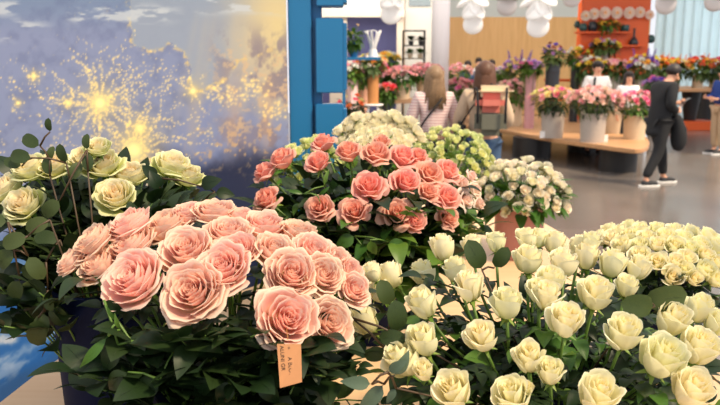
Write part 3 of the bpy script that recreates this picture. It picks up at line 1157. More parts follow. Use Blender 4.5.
pink_rows = [
    ('top', [(128, 222, 44), (164, 224, 50), (187, 212, 34), (214, 210, 42), (240, 216, 32)]),
    ('upper middle', [(91, 240, 44), (129, 245, 50), (186, 248, 52), (228, 231, 46), (263, 224, 46), (298, 231, 40)]),
    ('middle', [(70, 260, 34), (97, 265, 46), (222, 266, 54), (236, 249, 44), (275, 248, 42), (315, 250, 42), (337, 259, 34), (352, 270, 30)]),
    ('lower middle', [(131, 278, 62), (292, 272, 52), (324, 273, 44), (355, 288, 34)]),
    ('bottom', [(191, 291, 62), (288, 318, 62), (330, 322, 50)]),
]
bouquet(pink_rows, (-.235, 1.20, 1.17), (.29, .24, .175), .06, (-.26, 1.17), B_PINK, 'pink_rose', 'pale pink rose', 'the pink bouquet', 'pale pink roses in the front bouquet', leafset=L_DARK, leaves=4, leafsize=.12, zs=.95, dk=1.17, bias=(0, -.32, .2))
bucket('flower_bucket', 'dark bucket hidden under leaves holding the pale pink roses', -.26, 1.17, .2, .085, .1, M_NAVY)

# dark leaf skirt under the pink roses
k = 0
for i in range(34):
    an_ = -PI * (.02 + .78 * (i % 17) / 16) + R.uniform(-.08, .08)
    lvl = i // 17
    rr = (.27, .2)[lvl] * R.uniform(.85, 1.1)
    zt = (1.10, 1.0)[lvl] + R.uniform(-.05, .05)
    tip = Vector((-.25 + rr * math.cos(an_) * (.98), 1.17 + rr * math.sin(an_) * .8, zt))
    leafy_branch('leafy_branch', (-.26 + .05 * math.cos(an_), 1.17 + .05 * math.sin(an_), TZ + .05), tip, 'dark leafy stem tucked below the pale pink roses', L_OVAL + L_DARK[:1], 9, .07, 'leafy stems below the pink roses', start=.3)

for i in range(26):
    px_, py_ = 112 + (i % 13) * 17.5 + R.uniform(-6, 6), (344, 374)[i // 13] + R.uniform(-12, 12)
    tip = at(px_, py_, 1.0 + R.uniform(-.03, .05))
    leafy_branch('leafy_branch', (-.26 + (px_ - 205) * .0003, 1.12, TZ + .12), tip, 'dark leafy stem tucked below the pale pink roses', L_OVAL, 8, .07, 'leafy stems below the pink roses', start=.35)

# ---------------------------------------------------------------- salmon bouquet
salmon_rows = [
    ('top', [(323, 142, 27), (348, 151, 30), (375, 153, 34), (382, 141, 20), (403, 156, 32), (418, 156, 24), (429, 173, 32), (448, 170, 30)]),
    ('upper', [(282, 158, 31), (264, 171, 27), (318, 161, 29)]),
    ('middle', [(266, 199, 32), (368, 186, 37), (406, 181, 33), (446, 197, 34), (428, 191, 24)]),
    ('bottom', [(319, 208, 32), (354, 211, 34), (397, 213, 36), (414, 221, 30), (449, 218, 26)]),
]
bouquet(salmon_rows, (.02, 1.92, 1.20), (.33, .27, .22), .05, (.03, 1.92), B_SALMON, 'salmon_rose', 'salmon pink rose', 'the salmon bouquet', 'salmon roses in the middle bouquet', leafset=L_FRESH + L_DARK, leaves=5, leafsize=.15, zs=1.15, foot_r=.06, bias=(0, -.3, .45), dk=1.08)
peach_rows = [('right', [(466, 199, 24), (463, 183, 22), (476, 190, 20), (472, 176, 18), (480, 204, 18), (455, 178, 18)])]
bouquet(peach_rows, (.02, 1.96, 1.20), (.36, .27, .22), .05, (.06, 1.93), B_PEACH, 'peach_rose', 'small pale peach rose', 'at the side of the salmon bouquet', 'pale peach roses beside the salmon roses', leafset=L_FRESH, leaves=2, leafsize=.1, share=True)
bucket('flower_bucket', 'dark bucket under the salmon roses', .03, 1.92, .24, .085, .1, M_NAVY)
for i in range(30):
    an_ = -PI * (.0 + 1.0 * (i % 15) / 14) + R.uniform(-.1, .1)
    lvl = i // 15
    rr = (.3, .22)[lvl] * R.uniform(.85, 1.1)
    tip = Vector((.02 + rr * math.cos(an_), 1.92 + rr * math.sin(an_) * .85, (1.2, 1.1)[lvl] + R.uniform(-.05, .05)))
    leafy_branch('leafy_branch', (.03 + .05 * math.cos(an_), 1.92 + .05 * math.sin(an_), TZ + .05), tip, 'green leafy stem spreading out below the salmon roses', L_OVALF + L_OVAL + L_FRESH[:1], 9, .095, 'leafy stems below the salmon roses', start=.35)
for i in range(34):
    a_ = i * 2.39996
    q_ = math.sqrt((i + .5) / 34)
    tip = Vector((.02 + .31 * q_ * math.cos(a_), 1.95 + .24 * q_ * math.sin(a_), 1.36 - .13 * q_ * q_ + R.uniform(-.05, .0)))
    leafy_branch('leafy_branch', (.03, 1.92, TZ + .1), tip, 'dark leafy stem filling the salmon bouquet', L_OVAL + L_OVALF[:1], 8, .085, 'leafy stems inside the salmon bouquet', start=.45, sag=0)
placed_leaves('leafy_spray', (.03, 1.85, TZ + .1), [(372, 262, 26, -100, -.2), (355, 236, 24, -150, -.2), (388, 242, 22, -20, -.22), (370, 240, 18, -70, -.26)], 1.85, 'bright green broad leaves below the middle of the salmon bouquet', L_OVALF, M_STEM)
placed_leaves('leafy_spray', (-.02, 1.85, TZ + .1), [(318, 196, 16, 40, -.18), (304, 194, 18, 165, -.16), (324, 186, 18, 75, -.14)], 1.85, 'yellow green leaf shoot between two salmon roses', L_LANCE, M_STEM)

# ---------------------------------------------------------------- ivory roses, near right
ivory_rows = [
    ('back', [(443, 250, 30), (472, 247, 24), (496, 244, 24), (527, 241, 26), (539, 240, 22), (556, 245, 26), (580, 250, 28), (590, 244, 24)]),
    ('second', [(373, 274, 24), (393, 277, 30), (424, 276, 30), (456, 272, 28), (470, 289, 34), (528, 262, 32), (563, 266, 32), (587, 259, 30), (612, 266, 32), (638, 270, 28)]),
    ('third', [(381, 293, 28), (424, 306, 36), (507, 306, 36), (538, 293, 28), (550, 284, 34), (547, 299, 34), (595, 296, 38), (626, 288, 26)]),
    ('fourth', [(367, 321, 36), (482, 339, 36), (566, 323, 40), (623, 335, 42), (671, 322, 38), (698, 311, 34), (716, 325, 30)]),
    ('fifth', [(424, 343, 38), (404, 363, 42), (529, 360, 38), (550, 374, 32), (660, 360, 50), (698, 350, 42)]),
    ('front', [(454, 393, 44), (512, 399, 44), (527, 389, 16), (598, 398, 48), (690, 392, 46), (424, 372, 24)]),
]
IV = (.36, 1.23, 1.0)
bouquet(ivory_rows, IV, (.40, .35, .27), .08, (.36, 1.22), B_WHITE, 'ivory_rose', 'ivory rose', 'the big ivory bouquet', 'ivory roses in the near bouquet', leafset=L_DARK + L_FRESH[:2], leaves=4, leafsize=.1, foot_r=.08, zs=1.3, bias=(0, .0, .8), dk=1.03)
bucket('flower_bucket', 'dark bucket buried under the ivory roses', .36, 1.22, .2, .11, .13, M_NAVY)
for i in range(44):
    an_ = 2 * PI * i / 44 + R.uniform(-.1, .1)
    rr = R.uniform(.12, .34)
    tip = Vector((.36 + rr * math.cos(an_), 1.22 + rr * math.sin(an_) * .85, 1.19 - rr * rr * 1.1 + R.uniform(-.06, .0)))
    leafy_branch('leafy_branch', (.36 + .06 * math.cos(an_), 1.22 + .06 * math.sin(an_), TZ + .05), tip, 'dark leafy stem between the ivory roses', L_OVAL + L_DARK[:1] + L_OVALF[:1], 8, .062, 'leafy stems among the ivory roses', start=.3)
# broad eucalyptus leaves among them
f_ = (.36, 1.2, TZ + .1)
placed_leaves('eucalyptus_spray', f_, [(642, 300, 46, 8, -.06), (655, 306, 40, 172, -.07), (636, 318, 20, 200, -.06)], 1.12, 'broad olive eucalyptus leaves over the ivory roses near the table edge', L_ROUND, M_STEMR)
placed_leaves('eucalyptus_spray', f_, [(482, 270, 34, 115, -.02), (494, 268, 26, 60, .0)], 1.22, 'round dark eucalyptus leaf standing up behind the ivory roses', L_ROUND, M_STEMR)
placed_leaves('eucalyptus_spray', f_, [(398, 332, 36, 95, -.05), (390, 306, 30, 110, -.03), (388, 352, 26, -170, -.05), (352, 318, 24, 150, -.05), (408, 340, 30, 175, -.07)], 1.15, 'grey green eucalyptus spray between the pink and ivory roses', L_ROUND, M_STEMR)
placed_leaves('eucalyptus_spray', f_, [(396, 388, 20, -120, -.05), (388, 372, 26, 38, -.1), (372, 384, 34, 172, -.1), (384, 384, 40, -135, -.08), (394, 376, 32, 60, -.1)], 1.05, 'grey pointed eucalyptus leaves hanging over the bare table top', L_GREY, M_STEMR)

# ---------------------------------------------------------------- second ivory bouquet behind it
R2 = random.Random(4)
pts2 = [(609, 231), (630, 236), (641, 231), (657, 230), (675, 231), (691, 233), (707, 238), (602, 239), (623, 246), (657, 245), (675, 246), (687, 259), (705, 255), (716, 263), (694, 279), (705, 270), (657, 263), (716, 247), (672, 277), (675, 262), (641, 246), (640, 256), (700, 246), (666, 238), (714, 279), (647, 238), (684, 240), (620, 234), (613, 240), (684, 270), (630, 228), (690, 249)]
bouquet([('all', [(x, y, R2.uniform(21, 28)) for x, y in pts2])], (.76, 1.74, 1.02), (.24, .22, .19), .08, (.76, 1.73), B_WHITE_S, 'ivory_rose', 'small ivory rose packed in the round bunch', 'behind the big ivory bouquet', 'small ivory roses in the bunch at the table edge', leafset=L_DARK, leaves=3, leafsize=.09, share=True, zs=.85, foot_r=.05)
bucket('flower_bucket', 'dark bucket under the bunch of small ivory roses by the table edge', .76, 1.73, .2, .09, .1, M_NAVY)
for i in range(16):
    an_ = 2 * PI * i / 16
    tip = Vector((.76 + .2 * math.cos(an_), 1.73 + .18 * math.sin(an_), 1.06 + R.uniform(-.04, .04)))
    leafy_branch('leafy_branch', (.76, 1.73, TZ + .05), tip, 'leafy stem below the small ivory roses', L_OVAL, 7, .06, 'leafy stems below the small ivory roses', start=.35)

# ---------------------------------------------------------------- cream green roses in the navy bucket, left
cg_rows = [
    ('top', [(83, 157, 30), (97, 146, 24), (102, 162, 34), (128, 173, 36), (173, 163, 36), (188, 174, 30)]),
    ('lower', [(5, 187, 34), (22, 203, 36), (29, 166, 34), (53, 164, 32), (114, 194, 36)]),
]
bouquet(cg_rows, (-.53, 1.47, 1.18), (.33, .22, .21), .05, (-.52, 1.42), B_CREAMG, 'cream_rose', 'cream and greenish rose', 'the navy bucket', 'cream and green roses in the navy bucket', leafset=L_DARK, leaves=5, leafsize=.12, zs=1.05, dk=1.28, bias=(0, -.6, .2))
bucket('flower_bucket', 'tall navy bucket standing at the table corner before the printed backdrop', -.53, 1.42, .31, .102, .115, M_NAVY)
for i in range(30):
    an_ = 2 * PI * i / 30 + R.uniform(-.1, .1)
    rr = R.uniform(.14, .33)
    tip = Vector((-.54 + rr * math.cos(an_), 1.43 + rr * math.sin(an_) * .65, 1.30 - rr * .25 + R.uniform(-.12, .05)))
    leafy_branch('leafy_branch', (-.53 + .05 * math.cos(an_), 1.42 + .05 * math.sin(an_), TZ + .05), tip, 'leafy stem around the cream roses in the navy bucket', L_OVAL + L_ROUND[:1], 9, .07, 'leafy stems in the navy bucket', start=.5)
for i in range(34):
    px_, py_ = 4 + (i % 17) * 12 + R.uniform(-5, 5), (214, 246)[i // 17] + R.uniform(-14, 16)
    if px_ > 150 and py_ > 215:
        py_ = 206
    tip = at(px_, py_, 1.38 + R.uniform(-.05, .12))
    leafy_branch('leafy_branch', (-.53, 1.42, TZ + .15), tip, 'leafy stem around the cream roses in the navy bucket', L_OVAL + L_ROUND[:2], 8, .065, 'leafy stems in the navy bucket', start=.55)
for i in range(26):
    tip = at(12 + (i % 13) * 14 + R.uniform(-6, 6), (178, 204)[i // 13] + R.uniform(-8, 10), 1.56 + R.uniform(-.04, .08))
    leafy_branch('leafy_branch', (-.53, 1.45, TZ + .15), tip, 'leafy stem around the cream roses in the navy bucket', L_OVAL, 8, .075, 'leafy stems in the navy bucket', start=.5, sag=0)
f_ = (-.55, 1.42, TZ + .1)
placed_leaves('eucalyptus_spray', f_, [(50, 176, 20, 100, 0), (50, 160, 14, 80, 0), (40, 146, 22, 155, 0), (50, 132, 14, 90, 0)], 1.35, 'thin eucalyptus twig rising highest above the cream roses', L_ROUND, M_STEMR)
placed_leaves('eucalyptus_spray', f_, [(70, 180, 20, 60, 0), (66, 163, 20, 100, 0), (32, 158, 24, 175, -.02), (22, 166, 18, 160, 0)], 1.33, 'eucalyptus twig with round leaves beside the greenish rose', L_ROUND, M_STEMR)
placed_leaves('eucalyptus_spray', f_, [(88, 172, 18, 90, 0), (87, 150, 16, 90, 0), (60, 200, 26, -140, -.04)], 1.33, 'small eucalyptus shoot beside the uppermost cream rose', L_ROUND, M_STEMR)
placed_leaves('eucalyptus_spray', f_, [(60, 240, 26, 170, -.02), (46, 262, 30, -150, -.03), (48, 290, 22, -80, -.03), (44, 312, 28, -100, -.03), (50, 306, 26, -60, -.02), (38, 318, 34, -100, -.04)], 1.3, 'eucalyptus branch hanging over the printed sea beside the bucket', L_ROUND, M_STEMR)
placed_leaves('eucalyptus_spray', f_, [(50, 220, 26, 200, -.04), (28, 236, 28, -160, -.05), (14, 250, 30, -140, -.05), (28, 256, 28, -60, -.05), (8, 222, 28, 170, -.05), (20, 280, 28, -120, -.05)], 1.28, 'eucalyptus branch drooping at the picture edge below the cream roses', L_ROUND, M_STEMR)
placed_leaves('eucalyptus_spray', f_, [(150, 200, 22, 60, 0), (160, 190, 22, 110, 0), (158, 178, 20, 140, 0), (200, 186, 24, 20, 0), (215, 192, 20, -10, 0), (205, 200, 22, -30, 0)], 1.4, 'dark eucalyptus spray reaching out beyond the last cream rose', L_OVAL, M_STEMR)
placed_leaves('trailing_leaf_shoot', (-.26, 1.1, TZ + .1), [(118, 322, 22, 120, 0), (108, 336, 44, 228, -.01), (120, 330, 20, 100, 0)], 1.0, 'thin yellow green shoot hanging below the pale pink roses', L_LANCE, M_STEM)
placed_leaves('leafy_spray', (-.26, 1.1, TZ + .1), [(104, 300, 26, -40, 0), (118, 345, 34, -120, -.02), (148, 342, 30, -150, -.02), (176, 348, 30, -60, 0), (160, 380, 38, -150, -.03), (128, 372, 34, -140, -.03)], 1.02, 'large dark leaves hanging below the two biggest pale pink roses', L_OVAL, M_STEM)
placed_leaves('leafy_spray', (-.2, 1.1, TZ + .1), [(224, 335, 30, -60, 0), (244, 352, 32, -110, -.01), (262, 345, 28, -60, 0), (232, 380, 34, -120, -.02), (262, 378, 34, -60, -.02), (205, 372, 34, -100, -.03)], 1.02, 'large dark leaves beside the kraft paper tag', L_OVAL, M_STEM)
placed_leaves('leafy_spray', (-.15, 1.1, TZ + .1), [(300, 370, 30, 12, 0), (314, 362, 30, 15, .02), (304, 384, 34, -35, 0), (318, 390, 30, -60, 0), (296, 384, 30, -80, 0), (290, 394, 34, -120, -.02)], 1.06, 'dark leaves spreading over the table below the tag', L_OVAL, M_STEM)

# ---------------------------------------------------------------- bunches farther back on the same table
def ball_bunch(name, label, c, rad, n, dia, blooms, leafset, foot, leafsize=.06, group=None, nleaf=26, seed=1, bloomname='bloom', zmin=-.1, cat='flower bunch'):
    """many small blooms on one bunch: each bloom a part, the greenery one part of leaves"""
    r = random.Random(seed)
    t = thing(name, label, cat, foot, 0, group)
    ft = Vector(foot)
    cc = Vector(c)
    m_ = MB()
    for i in range(n):
        zz = 1 - (1 - zmin) * (i + .5) / n
        a_ = i * 2.39996 + r.uniform(-.2, .2)
        s = math.sqrt(max(0, 1 - zz * zz))
        d = Vector((s * math.cos(a_), s * math.sin(a_), zz))
        p_ = cc + Vector((d.x * rad[0], d.y * rad[1], d.z * rad[2])) * r.uniform(.93, 1.05)
        ax = (d + Vector((r.uniform(-.25, .25), r.uniform(-.25, .25), .35))).normalized()
        put(bloomname, r.choice(blooms), t, p_ - ft - ax * dia * .3, zquat(ax, r.uniform(0, 6)), dia / 2 * r.uniform(.85, 1.12))
        m_.tube([Vector((r.uniform(-.03, .03), r.uniform(-.03, .03), .02)), (cc - ft) * .7 + Vector((0, 0, -.02)), p_ - ft - ax * dia * .3], .0014, n=4)
    o_ = m_.build('stem', M_STEM, t)
    o_['kind'] = 'stuff'
    m2 = MB()
    for i in range(nleaf):
        a_ = i * 2.39996
        zz = r.uniform(-.45, .7)
        s = math.sqrt(1 - zz * zz)
        d = Vector((s * math.cos(a_), s * math.sin(a_), zz * .7))
        p_ = cc - ft + Vector((d.x * rad[0], d.y * rad[1], d.z * rad[2])) * r.uniform(.5, .85)
        v, f = leaflet(p_, d + Vector((0, 0, r.uniform(-.3, .5))), Zv, leafsize * r.uniform(.8, 1.3), leafsize * .33, 'rose', .2)
        m2.add(v, f)
    put('foliage', mesh('foliage', m2.v, m2.f, leafset), t)
    return t


# spray roses in the dusty pink pot
pF = at_z(522, 262, TZ)
pF = Vector((.655, 2.82, TZ))
ball_bunch('spray_rose_bunch', 'round bunch of tiny blush spray roses in the dusty pink pot', (pF.x, pF.y, 1.08), (.19, .17, .17), 98, .047, B_BLUSH + B_CREAM[:3], M_LEAF2, (pF.x, pF.y, TZ + .015), leafsize=.08, nleaf=150, seed=5, zmin=-.12)
bucket('flower_pot', 'dusty pink cylindrical pot with spray roses at the table edge', pF.x, pF.y, .205, .098, .1, M_PINKPOT, 'pot', rim=False)
# lime white small flowers in the cream bucket
ball_bunch('lime_flower_bunch', 'round bunch of tiny lime white blossoms behind the salmon roses', (.385, 2.95, 1.20), (.18, .17, .17), 100, .037, B_LIME, M_SEP, (.40, 2.95, TZ + .015), leafsize=.035, nleaf=260, seed=6)
bucket('flower_bucket', 'cream bucket holding the tiny lime white blossoms', .40, 2.95, .24, .085, .1, M_CREAMPOT)
# cream roses
R3 = random.Random(9)
ptsH = []
for i in range(46):
    a_ = i * 2.39996
    s = math.sqrt((i + .5) / 46)
    ptsH.append((379 + 44 * s * math.cos(a_), 132 + 19 * s * math.sin(a_), R3.uniform(15, 18)))
bouquet([('all', ptsH)], (.08, 2.72, 1.20), (.20, .19, .20), .05, (.08, 2.72), B_CREAM, 'cream_rose', 'small cream rose in the round bunch', 'behind the top of the salmon bouquet', 'small cream roses behind the salmon roses', leafset=L_FRESH, leaves=2, leafsize=.09, share=True, zs=.9)
bucket('flower_bucket', 'dark bucket under the small cream roses', .08, 2.72, .22, .09, .1, M_NAVY)
ball_bunch('pale_green_bunch', 'loose bunch of pale green white flowers between backdrop and salmon roses', (-.17, 2.38, 1.245), (.13, .12, .13), 36, .04, B_LIME, M_LEAF2, (-.15, 2.38, TZ + .015), leafsize=.08, nleaf=50, seed=8)
bucket('flower_bucket', 'dark bucket under the pale green white flowers', -.15, 2.38, .24, .07, .08, M_NAVY)

# ---------------------------------------------------------------- kraft tag
tg = thing('paper_tag', 'kraft paper tag with small black lettering hanging under a pale pink rose', 'tag', at(288, 366, .93))
c_ = [at(277, 344, .95), at(301, 344, .95), at(302, 382, .93), at(280, 388, .93)]
off = (c_[1] - c_[0]).cross(c_[3] - c_[0]).normalized() * .0006
vs = [p_ - tg.location + s * off for s in (1, -1) for p_ in c_]
put('card', mesh('card', vs, [(0, 1, 2, 3), (7, 6, 5, 4), (0, 4, 5, 1), (1, 5, 6, 2), (2, 6, 7, 3), (3, 7, 4, 0)], M_KRAFT, False), tg)
ex = (c_[3] - c_[0]).normalized()
n_ = (c_[1] - c_[0]).cross(c_[3] - c_[0]).normalized()
if n_.y > 0:
    n_ = -n_
ey = n_.cross(ex).normalized()
rotm = Matrix((ex, ey, n_)).transposed()


def text_mesh(body, size, mat):
    cu = bpy.data.curves.new('lettering', 'FONT')
    cu.body = body
    cu.size = size
    cu.extrude = size * .01
    ob = bpy.data.objects.new('lettering', cu)
    C.objects.link(ob)
    dg = bpy.context.evaluated_depsgraph_get()
    me_ = bpy.data.meshes.new_from_object(ob.evaluated_get(dg))
    bpy.data.objects.remove(ob)
    me_.materials.clear()
    me_.materials.append(mat)
    return me_


for body, u_, v_ in (('ALUNI GR', .04, .12), ('A BLOUCH', .30, .42), ('CO.', .40, .72)):
    base = c_[0] + (c_[3] - c_[0]) * u_ + (c_[1] - c_[0]) * v_ - tg.location + n_ * .001
    put('lettering', text_mesh(body, .0078, M_INK), tg, base, rotm.to_quaternion())
MB().tube([at(288, 340, .945) - tg.location, at(286, 325, 1.0) - tg.location], .0006, n=5).build('string', M_ROPE, tg)
put('tag_eyelet', text_mesh('o', .006, M_INK), tg, c_[0].lerp(c_[1], .45) + ex * .004 - tg.location + n_ * .001, rotm.to_quaternion())

#@@BACKGROUND
# ---------------------------------------------------------------- the hall behind: tables
def poly_table(name, label, px_outline, z, thick, mat, legs, sub=5):
    pts = [at_z(x, y, z) for x, y in px_outline]
    cx = sum(p_.x for p_ in pts) / len(pts)
    cy = sum(p_.y for p_ in pts) / len(pts)
    t = thing(name, label, 'table', (cx, cy, 0))
    o_ = smooth_loop([(p_.x - cx, p_.y - cy) for p_ in pts], sub)
    MB().prism(o_, z - thick, z, .008).build('table_top', mat, t)
    for px, py, r0 in legs:
        p_ = at_z(px, py, 0)
        MB().lathe([(.001, 0), (r0, 0), (r0, z - thick), (.001, z - thick)], c=(p_.x - cx, p_.y + r0 - cy, 0), n=40, cap=False).build('drum_leg', M_BLACK, t)
    return t


poly_table('low_display_table', 'low curved wooden table on black drums carrying buckets of roses beside the man in black',
           [(456, 124), (500, 129), (530, 134.5), (560, 139.5), (590, 143.5), (620, 147.5), (638, 149), (648, 146), (648, 139), (636, 130), (610, 124), (575, 119), (530, 116), (456, 114)],
           .45, .07, M_TABLE2, [(536, 159, .36), (588, 153, .3), (624, 173, .30), (480, 150, .3)])


def plain_table(name, label, x0, x1, y_top, D, depth, z, mat, legr=.04, legs=((-.9, -.9), (.9, -.9), (-.9, .9), (.9, .9))):
    a_, b_ = at(x0, y_top, D), at(x1, y_top, D)
    cx, w_ = (a_.x + b_.x) / 2, b_.x - a_.x
    t = thing(name, label, 'table', (cx, D + depth / 2, 0))
    MB().box((0, 0, z - .035), (w_, depth, .07), bev=.01).build('table_top', mat, t)
    for lx, ly in legs:
        MB().box((lx * w_ / 2, ly * depth / 2, (z - .07) / 2), (legr * 2, legr * 2, z - .07), bev=.006).build('leg', mat, t)
    return t


TL = 1.10
plain_table('tall_display_table', 'tall wooden table with two buckets of pink roses behind the woman in stripes', 385, 436, 100, 13, 1.1, TL, M_TABLE2)

# bar table with a dark cone leg on an orange plinth
pB = at(692, 88, 20)
bt = thing('bar_table', 'high oval wooden table on a dark cone leg carrying orange and yellow flowers', 'table', (pB.x, 20, 0))
zt = at(692, 88, 20).z
MB().prism([(1.75 * math.cos(2 * PI * k / 48), .8 * math.sin(2 * PI * k / 48)) for k in range(48)], zt - .09, zt, .01).build('table_top', M_TABLE2, bt)
MB().lathe([(.001, .25), (.16, .25), (.26, zt - .1), (.001, zt - .1)], n=32, cap=False).build('leg', M_BLACK, bt)
MB().box((0, 0, .125), (1.2, 1.0, .25), bev=.01).build('plinth', M_ORANGE, bt)
bt2 = thing('bar_table', 'second high table with dark leg beside the person in blue', 'table', (at(722, 88, 21.5).x, 22.4, 0))
MB().prism([(1.0 * math.cos(2 * PI * k / 48), .5 * math.sin(2 * PI * k / 48)) for k in range(48)], zt - .09, zt, .01).build('table_top', M_TABLE2, bt2)
MB().lathe([(.001, 0), (.3, 0), (.3, zt - .1), (.001, zt - .1)], n=32, cap=False).build('leg', M_BLACK, bt2)


# ---------------------------------------------------------------- far bunches and their vessels
FARB = {}


def farset(mats):
    out = []
    for m_ in mats:
        if m_.name not in FARB:
            FARB[m_.name] = [far_bloom(m_, 900 + len(FARB) * 3 + k) for k in range(2)]
        out += FARB[m_.name]
    return out


def spike_mesh(mat, seed):
    r = random.Random(seed)
    m_ = MB()
    for i in range(26):
        a_, z_ = i * 2.4, i / 26
        m_.ball((.13 * (1 - z_ * .7) * math.cos(a_), .13 * (1 - z_ * .7) * math.sin(a_), z_), .075 * (1 - z_ * .6), 6, 4)
    me_ = mesh('flower_spike', m_.v, m_.f, mat)
    c__ = me_.color_attributes.new('pt', 'FLOAT_COLOR', 'POINT')
    c__.data.foreach_set('color', [.5, .8, .2, 1] * len(me_.vertices))
    return me_


SPIKES = {}


def vessel(name, label, x, y, z, h, r, mat, cat='bucket', taper=.88):
    t = thing(name, label, cat, (x, y, z))
    MB().lathe([(.001, 0), (r * taper, 0), (r, h), (r * 1.04, h), (r * 1.04, h + .012), (r * .92, h + .012), (r * .92 * taper, .02), (.001, .02)], n=28, cap=False).build('body', mat, t, smooth=False)
    MB().lathe([(r * .97, h * .86), (r * 1.015, h * .88), (r * 1.015, h * .92), (r * .98, h * .94)], n=28, cap=False).build('rim_band', mat, t, smooth=True)
    return t


def far_bunch(px, yb, yv, yt, wv, wf, D, colors, label, n=26, pot=M_GREYPOT, potlabel=None, potname='flower_bucket', leaf=M_LEAF2, bl=6.5, spikes=None, kind='flower_bunch', ydrop=0, z=None, zmin=.12, nleaf=150, vcat='bucket', taper=.88):
    """bucket from yb up to yv, flowers up to yt (picture rows), at distance D"""
    m_px = D / FP
    pb = at(px, yb, D)
    zb = pb.z if z is None else z
    zv = at(px, yv, D).z
    if z is not None:
        zv = max(zv, zb + .08)
    ztp = at(px, yt, D).z
    if potlabel:
        vessel(potname, potlabel, pb.x, pb.y, zb, zv - zb, wv * m_px / 2, pot, vcat, taper)
    rx = wf * m_px / 2
    zc = zv + (ztp - zv) * .40
    rz_ = ztp - zc
    foot = (pb.x, pb.y, zb + .03)
    r = random.Random(int(px * 7 + yt))
    t = thing(kind, label, 'flowers', foot)
    cc = Vector((0, 0, zc - foot[2]))
    set_ = farset(colors)
    st = MB()
    dia = bl * m_px
    for i in range(n):
        zz = 1 - (1 - zmin) * (i + .5) / n
        a_ = i * 2.39996 + r.uniform(-.3, .3)
        s_ = math.sqrt(1 - zz * zz)
        d = Vector((s_ * math.cos(a_), s_ * math.sin(a_), zz))
        p_ = cc + Vector((d.x * rx, d.y * rx * .9, d.z * rz_)) * r.uniform(.86, 1.04)
        put('bloom', r.choice(set_), t, p_, zquat(d + Vector((0, -.2, .5)), r.uniform(0, 6)), dia / 2 * r.uniform(.8, 1.2))
        st.tube([Vector((r.uniform(-.03, .03), r.uniform(-.03, .03), 0)), p_], .004, n=3)
    so = st.build('stem', M_STEM, t)
    so['kind'] = 'stuff'
    if spikes:
        mats_, ns, h_ = spikes
        for k in range(ns):
            m_ = mats_[k % len(mats_)]
            if m_.name not in SPIKES:
                SPIKES[m_.name] = spike_mesh(m_, 3)
            a_ = k * 2.4
            p_ = cc + Vector((rx * .5 * math.cos(a_), rx * .4 * math.sin(a_), rz_ * .5))
            put('flower_spike', SPIKES[m_.name], t, p_, zquat((math.cos(a_) * .3, math.sin(a_) * .2, 1)), (h_ * m_px * .8, h_ * m_px * .8, h_ * m_px))
    lf = MB()
    for i in range(nleaf):
        a_ = i * 2.39996
        zz = r.uniform(-1.1, .55)
        s_ = math.sqrt(max(0.05, 1 - min(1, zz * zz)))
        d = Vector((s_ * math.cos(a_), s_ * math.sin(a_), zz))
        p_ = cc + Vector((d.x * rx * .9, d.y * rx * .8, d.z * rz_ * (.8 if zz > 0 else 1.0))) * r.uniform(.45, .85)
        L_ = r.uniform(.7, 1.2) * 8.5 * m_px
        v, f = leaflet(p_, d + Vector((0, 0, r.uniform(-.4, .4))), Zv, L_, L_ * .24, 'rose', .2)
        lf.add(v, f)
    put('foliage', mesh('foliage', lf.v, lf.f, leaf), t)
    return t


# ---------------------------------------------------------------- orange display wall
DO = 18
a_, b_ = at(580, 60, DO), at(647, 60, DO)
ox = (a_.x + b_.x) / 2
ow = thing('orange_display_wall', 'tall free-standing orange wall with shelves behind the staff in white', 'display wall', (ox, DO, 0))
MB().box((0, .2, 2.1), (b_.x - a_.x, .4, 4.2), bev=.01).build('panel', M_ORANGE, ow)


def oshelf(x0, x1, y):
    u, v = at(x0, y, DO - .25), at(x1, y, DO - .25)
    MB().box(((u.x + v.x) / 2 - ox, -.14, u.z - .02), (v.x - u.x, .28, .04), bev=.004).build('shelf_board', M_ORANGE, ow)
    return u.z


z1 = oshelf(577, 631, 31.5)
z2 = oshelf(620, 646, 45)
z3 = oshelf(582, 645, 62)
MB().tube([(-.8, -.26, z1 - .5), (-.4, -.02, z1 - .9)], .02, 6).build('strut', M_ORANGE, ow)



ZL = .45
far_bunch(402, 99, 84, 67, 17, 36, 13.4, [F_PINK], 'bunch of pink roses in the beige bucket on the tall table', n=44, pot=M_BEIGEPOT, potlabel='beige bucket on the tall table, under pink roses', z=TL, bl=6)
far_bunch(424, 98, 80, 64, 16, 38, 13.7, [F_PINK], 'wide bunch of pink roses against the white column', n=44, pot=M_BEIGEPOT, potlabel='beige bucket partly behind the woman in stripes', z=TL, bl=6)
far_bunch(458, 114, 96, 79, 15, 36, 17.1, [F_PINK, F_HOT], 'bunch of deeper pink roses between the two women', n=38, pot=M_GREYPOT, potlabel='grey bucket between the two women', z=ZL, bl=6)
far_bunch(455, 100, 80, 65, 14, 36, 19, [F_PINK, F_WHI], 'pale pink rose bunch beyond the column, between the two heads', n=34, pot=M_GREYPOT, potlabel='tall grey vase beyond the column', bl=5.5, z=0)
far_bunch(511, 124, 104, 80, 19, 36, 15.2, [F_PEACH, F_PINK], 'peach and pink roses beside the backpack', n=36, pot=M_BEIGEPOT, potlabel='cream bucket beside the woman with the backpack', z=ZL, bl=6)
far_bunch(552, 137, 112, 87, 23, 48, 12.5, [F_PINK, F_YCR, F_PINK, F_HOT, F_YCR], 'pink and yellow rose bunch in the first grey bucket', n=46, pot=M_GREYPOT, potlabel='grey bucket under the pink and yellow roses', z=ZL, bl=7, leaf=M_LEAF)
far_bunch(592, 141, 114, 88, 26, 56, 11.7, [F_PEACH, F_PEACH, F_PINK], 'wide bunch of soft peach roses with dark leaves', n=60, pot=M_GREYPOT, potlabel='grey bucket under the soft peach roses', z=ZL, bl=7.5, leaf=M_LEAF)
